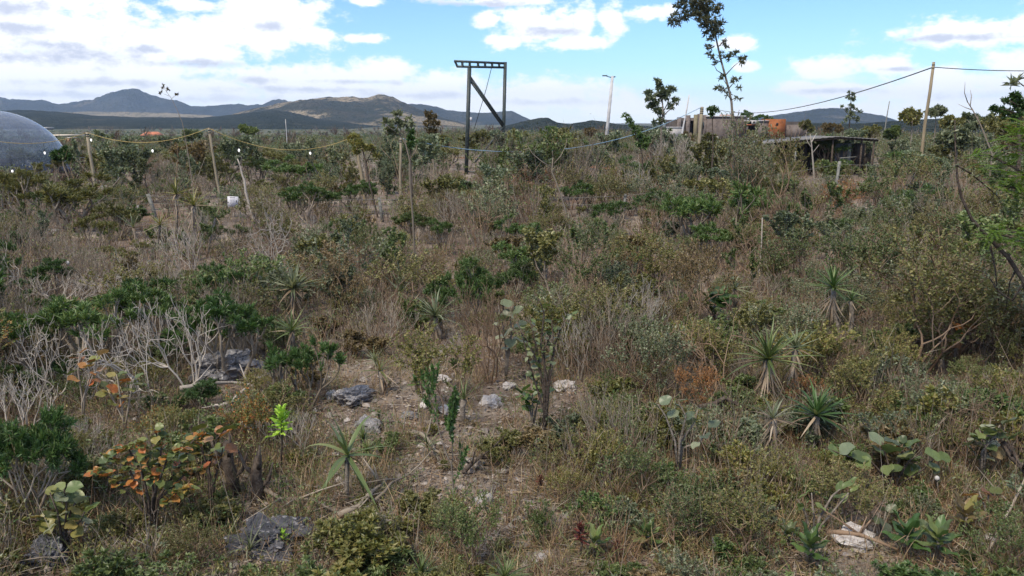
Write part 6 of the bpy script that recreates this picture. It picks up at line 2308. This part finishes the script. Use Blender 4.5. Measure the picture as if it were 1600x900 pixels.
def undergrowth():
    """the fine tangle of thin leafy and leafless stems that fills the slope between the shrubs"""
    keys = ['olive', 'brown', 'mid', 'yellow', 'grey', 'vivid']
    wts = [6, 2, 5, 3, 2, 2]
    mats = [LEAF[k] for k in keys] + [TWIG, TWIGR]
    buf = {i: ([], [], [], [], []) for i in range(len(mats))}
    for (x, y, z) in spots(7800, 262, 935, power=1.0):
        pr = project((x, y, z))
        if pr is None or y > 60:
            continue
        px, py, zc = pr
        if 480 < px < 860 and py > 545 and RND.random() < .84:
            continue
        h = RND.uniform(.35, 1.05) * (1.0 if y < 20 else 1.35 if px < 560 else 1.95)
        tall = RND.random() < .26 and y > 7.5
        if tall:
            h *= 1.75
        if y < 11:
            h *= .7
        if py > 760:
            h *= .75
            if RND.random() < .2:
                continue
        u = FPX / zc
        if y < 50 and blocked(px - .3 * h * u, py - h * u, px + .3 * h * u, py, y, .05):
            h *= .45
            if blocked(px - .3 * h * u, py - h * u, px + .3 * h * u, py, y, .05):
                continue
        kk = np.clip(y / 14, .75, 2.6)
        ns, nl = 7, int(RND.uniform(26, 60) * (.6 if tall else 1))
        a = NR.uniform(0, 6.283, ns)
        D = np.stack([np.cos(a) * .32, np.sin(a) * .32, np.ones(ns)], 1) + NR.normal(0, .13, (ns, 3))
        P0 = np.array([x, y, z - .02]) + NR.normal(0, .06, (ns, 3)) * np.array([1, 1, 0])
        Ls = h * NR.uniform(.65, 1.1, ns)
        i = len(keys) + RND.randint(0, 1)
        for q, v in zip(buf[i], (P0, D, NR.normal(0, 1, (ns, 3)) + .01, Ls, np.full(ns, .010) * kk)):
            q.append(v)
        # side twigs
        j = NR.integers(0, ns, 16)
        t = NR.uniform(.3, .9, 16)
        Dn = nrm(D)
        Pt = P0[j] + Dn[j] * (Ls[j] * t)[:, None]
        Dt = Dn[j] + NR.normal(0, .55, (16, 3))
        for q, v in zip(buf[i], (Pt, Dt, NR.normal(0, 1, (16, 3)), h * NR.uniform(.15, .4, 16), np.full(16, .0065) * kk)):
            q.append(v)
        if RND.random() < .22:
            continue
        i = RND.choices(range(len(keys)), wts)[0]
        j = NR.integers(0, 16, nl)
        Dt = nrm(Dt)
        P = Pt[j] + Dt[j] * (h * NR.uniform(.0, .35, nl))[:, None] + NR.normal(0, .03 * h, (nl, 3))
        for q, v in zip(buf[i], (P, Dt[j] + NR.normal(0, .6, (nl, 3)), NR.normal(0, .8, (nl, 3)) + np.array([0, 0, .8]), NR.uniform(.026, .055, nl) * kk, NR.uniform(.012, .026, nl) * kk)):
            q.append(v)
    mb = MB()
    for i, (P, D, U, L, W) in buf.items():
        mb.leaves(np.concatenate(P), np.concatenate(D), np.concatenate(U), np.concatenate(L), np.concatenate(W), droop=.12 if i < len(keys) else .015, mi=i)
    tag(obj('undergrowth', mb.mesh('undergrowth', mats)), 'fine tangle of thin leafy stems filling the slope between the shrubs', 'undergrowth', kind='stuff')


undergrowth()


def gravel():
    n = 2600
    C = np.concatenate([spots(1700, 560, 930, 470, 900), spots(900, 480, 940)])
    base = np.array([(1, 0, 0), (0, 1, 0), (-1, 0, 0), (0, -1, 0), (0, 0, 1), (0, 0, -1), (.6, .6, .5), (-.6, .6, .45)], dtype=float)
    F = [(0, 6, 4), (6, 1, 4), (1, 7, 4), (7, 2, 4), (2, 3, 4), (3, 0, 4), (0, 1, 6), (1, 2, 7)]
    mb = MB()
    V, L = [], []
    for i in range(n):
        s = abs(RND.gauss(0, .019)) + .008
        a = RND.uniform(0, 6.28)
        R = np.array([[math.cos(a), -math.sin(a), 0], [math.sin(a), math.cos(a), 0], [0, 0, 1]])
        v = (base * np.array([RND.uniform(.7, 1.4), RND.uniform(.6, 1.1), RND.uniform(.4, .8)]) * s + NR.normal(0, s * .15, (8, 3))) @ R.T + C[i] + np.array([0, 0, s * .25])
        V.append(v)
        L.append(np.array(F) + 8 * i)
    mb.arr(np.concatenate(V), np.concatenate(L).ravel(), np.full(n * len(F), 3))
    gm = mat_leaf('gravel', [(.14, .12, .11), (.22, .19, .17), (.34, .30, .27), (.50, .46, .43)], trans=0, rough=.95, var=.05)
    tag(obj('gravel', mb.mesh('gravel', gm)), 'small pale stones strewn over the bare patch', 'gravel', kind='stuff')


gravel()


def far_scrub():
    keys = ['olive', 'grey', 'brown', 'mid', 'dark', 'blue', 'yellow']
    wts = [6, 2, 3, 5, 3, 1, 3]
    mats = [LEAF[k] for k in keys] + [TWIG, TWIGR]
    buf = {i: ([], [], [], [], []) for i in range(len(mats))}
    # (r0, r1, bushes, leaves each, leaf size, height range)
    for (r0, r1, n, k, ls, hr) in ((56, 75, 620, 150, .085, (.9, 1.9)), (75, 110, 1000, 110, .12, (1.0, 2.2)), (110, 190, 1500, 60, .22, (1.1, 2.6)), (190, 420, 2600, 26, .48, (1.2, 3.0)), (420, 900, 1800, 12, 1.1, (1.5, 3.5))):
        for _ in range(n):
            r = math.sqrt(RND.uniform(r0 * r0, r1 * r1))
            a = math.radians(RND.uniform(-38, 38))
            x, y = r * math.sin(a), r * math.cos(a)
            z = gz(x, y)
            h = RND.uniform(*hr)
            pxr = 800 + math.tan(a) * FPX
            if pxr > 560 and r < 110:
                h *= 1.22
            elif pxr > 1000:
                h *= 1.15
            # keep views of the far houses and the built things open
            if 1030 < pxr < 1265 and r < 112:
                h *= .8
            if 1030 < pxr < 1265 and 112 < r < 135:
                continue
            if pxr < 620:
                h *= .8 if r < 110 else (.5 if r < 420 else .4)
            bare = RND.random() < .06
            i = len(keys) + RND.randint(0, 1) if bare else RND.choices(range(len(keys)), wts)[0]
            P = NR.normal(0, 1, (k, 3))
            P = P / np.linalg.norm(P, axis=1, keepdims=True) * NR.uniform(.3, 1, (k, 1)) ** .5
            w = h * RND.uniform(.55, .95)
            lump = 1 + .3 * np.sin(P[:, :1] * 4 + RND.random() * 6) * np.cos(P[:, 1:2] * 4)
            P = P * lump * np.array([w, w, h * .48]) + np.array([x, y, z + h * .52])
            if bare:
                D = NR.normal(0, .35, (k, 3)) + np.array([0, 0, 1.0])
                L, W = NR.uniform(1.5, 3.5, k) * ls * 1.6, NR.uniform(.10, .22, k) * ls
            else:
                D = NR.normal(0, 1, (k, 3)) + np.array([0, 0, .5])
                L, W = NR.uniform(.6, 1.3, k) * ls, NR.uniform(.35, .7, k) * ls
            for q, vv in zip(buf[i], (P, D, NR.normal(0, 1, (k, 3)) + np.array([0, 0, .7]), L, W)):
                q.append(vv)
    mb = MB()
    for i, (P, D, U, L, W) in buf.items():
        if P:
            mb.leaves(np.concatenate(P), np.concatenate(D), np.concatenate(U), np.concatenate(L), np.concatenate(W), mi=i)
    tag(obj('far_scrub', mb.mesh('far_scrub', mats)), 'far olive and grey scrub merging into one mass out to the hills', 'scrub', kind='stuff')


far_scrub()


# ---------------------------------------------------------------- the air
def haze():
    m = bpy.data.materials.new('air')
    m.use_nodes = True
    T = NT(m.node_tree)
    v = T.n('ShaderNodeVolumePrincipled')
    v.inputs['Color'].default_value = (.56, .73, 1.0, 1)
    v.inputs['Density'].default_value = HAZE
    v.inputs['Anisotropy'].default_value = 0.2
    o = T.n('ShaderNodeOutputMaterial')
    T.link(v.outputs[0], o.inputs['Volume'])
    mb = MB()
    mb.box((0, 0, 75), (9600, 9600, 190))
    tag(obj('haze', mb.mesh('haze', m)), 'thin blue haze in the air between the scrub and the far hills', 'haze', kind='stuff')


HAZE = 1.35e-4
haze()
for m_ in list(bpy.data.meshes):
    if m_.users == 0:
        bpy.data.meshes.remove(m_)
print('objects', len(bpy.data.objects), 'tris', sum(len(m.polygons) for m in bpy.data.meshes))
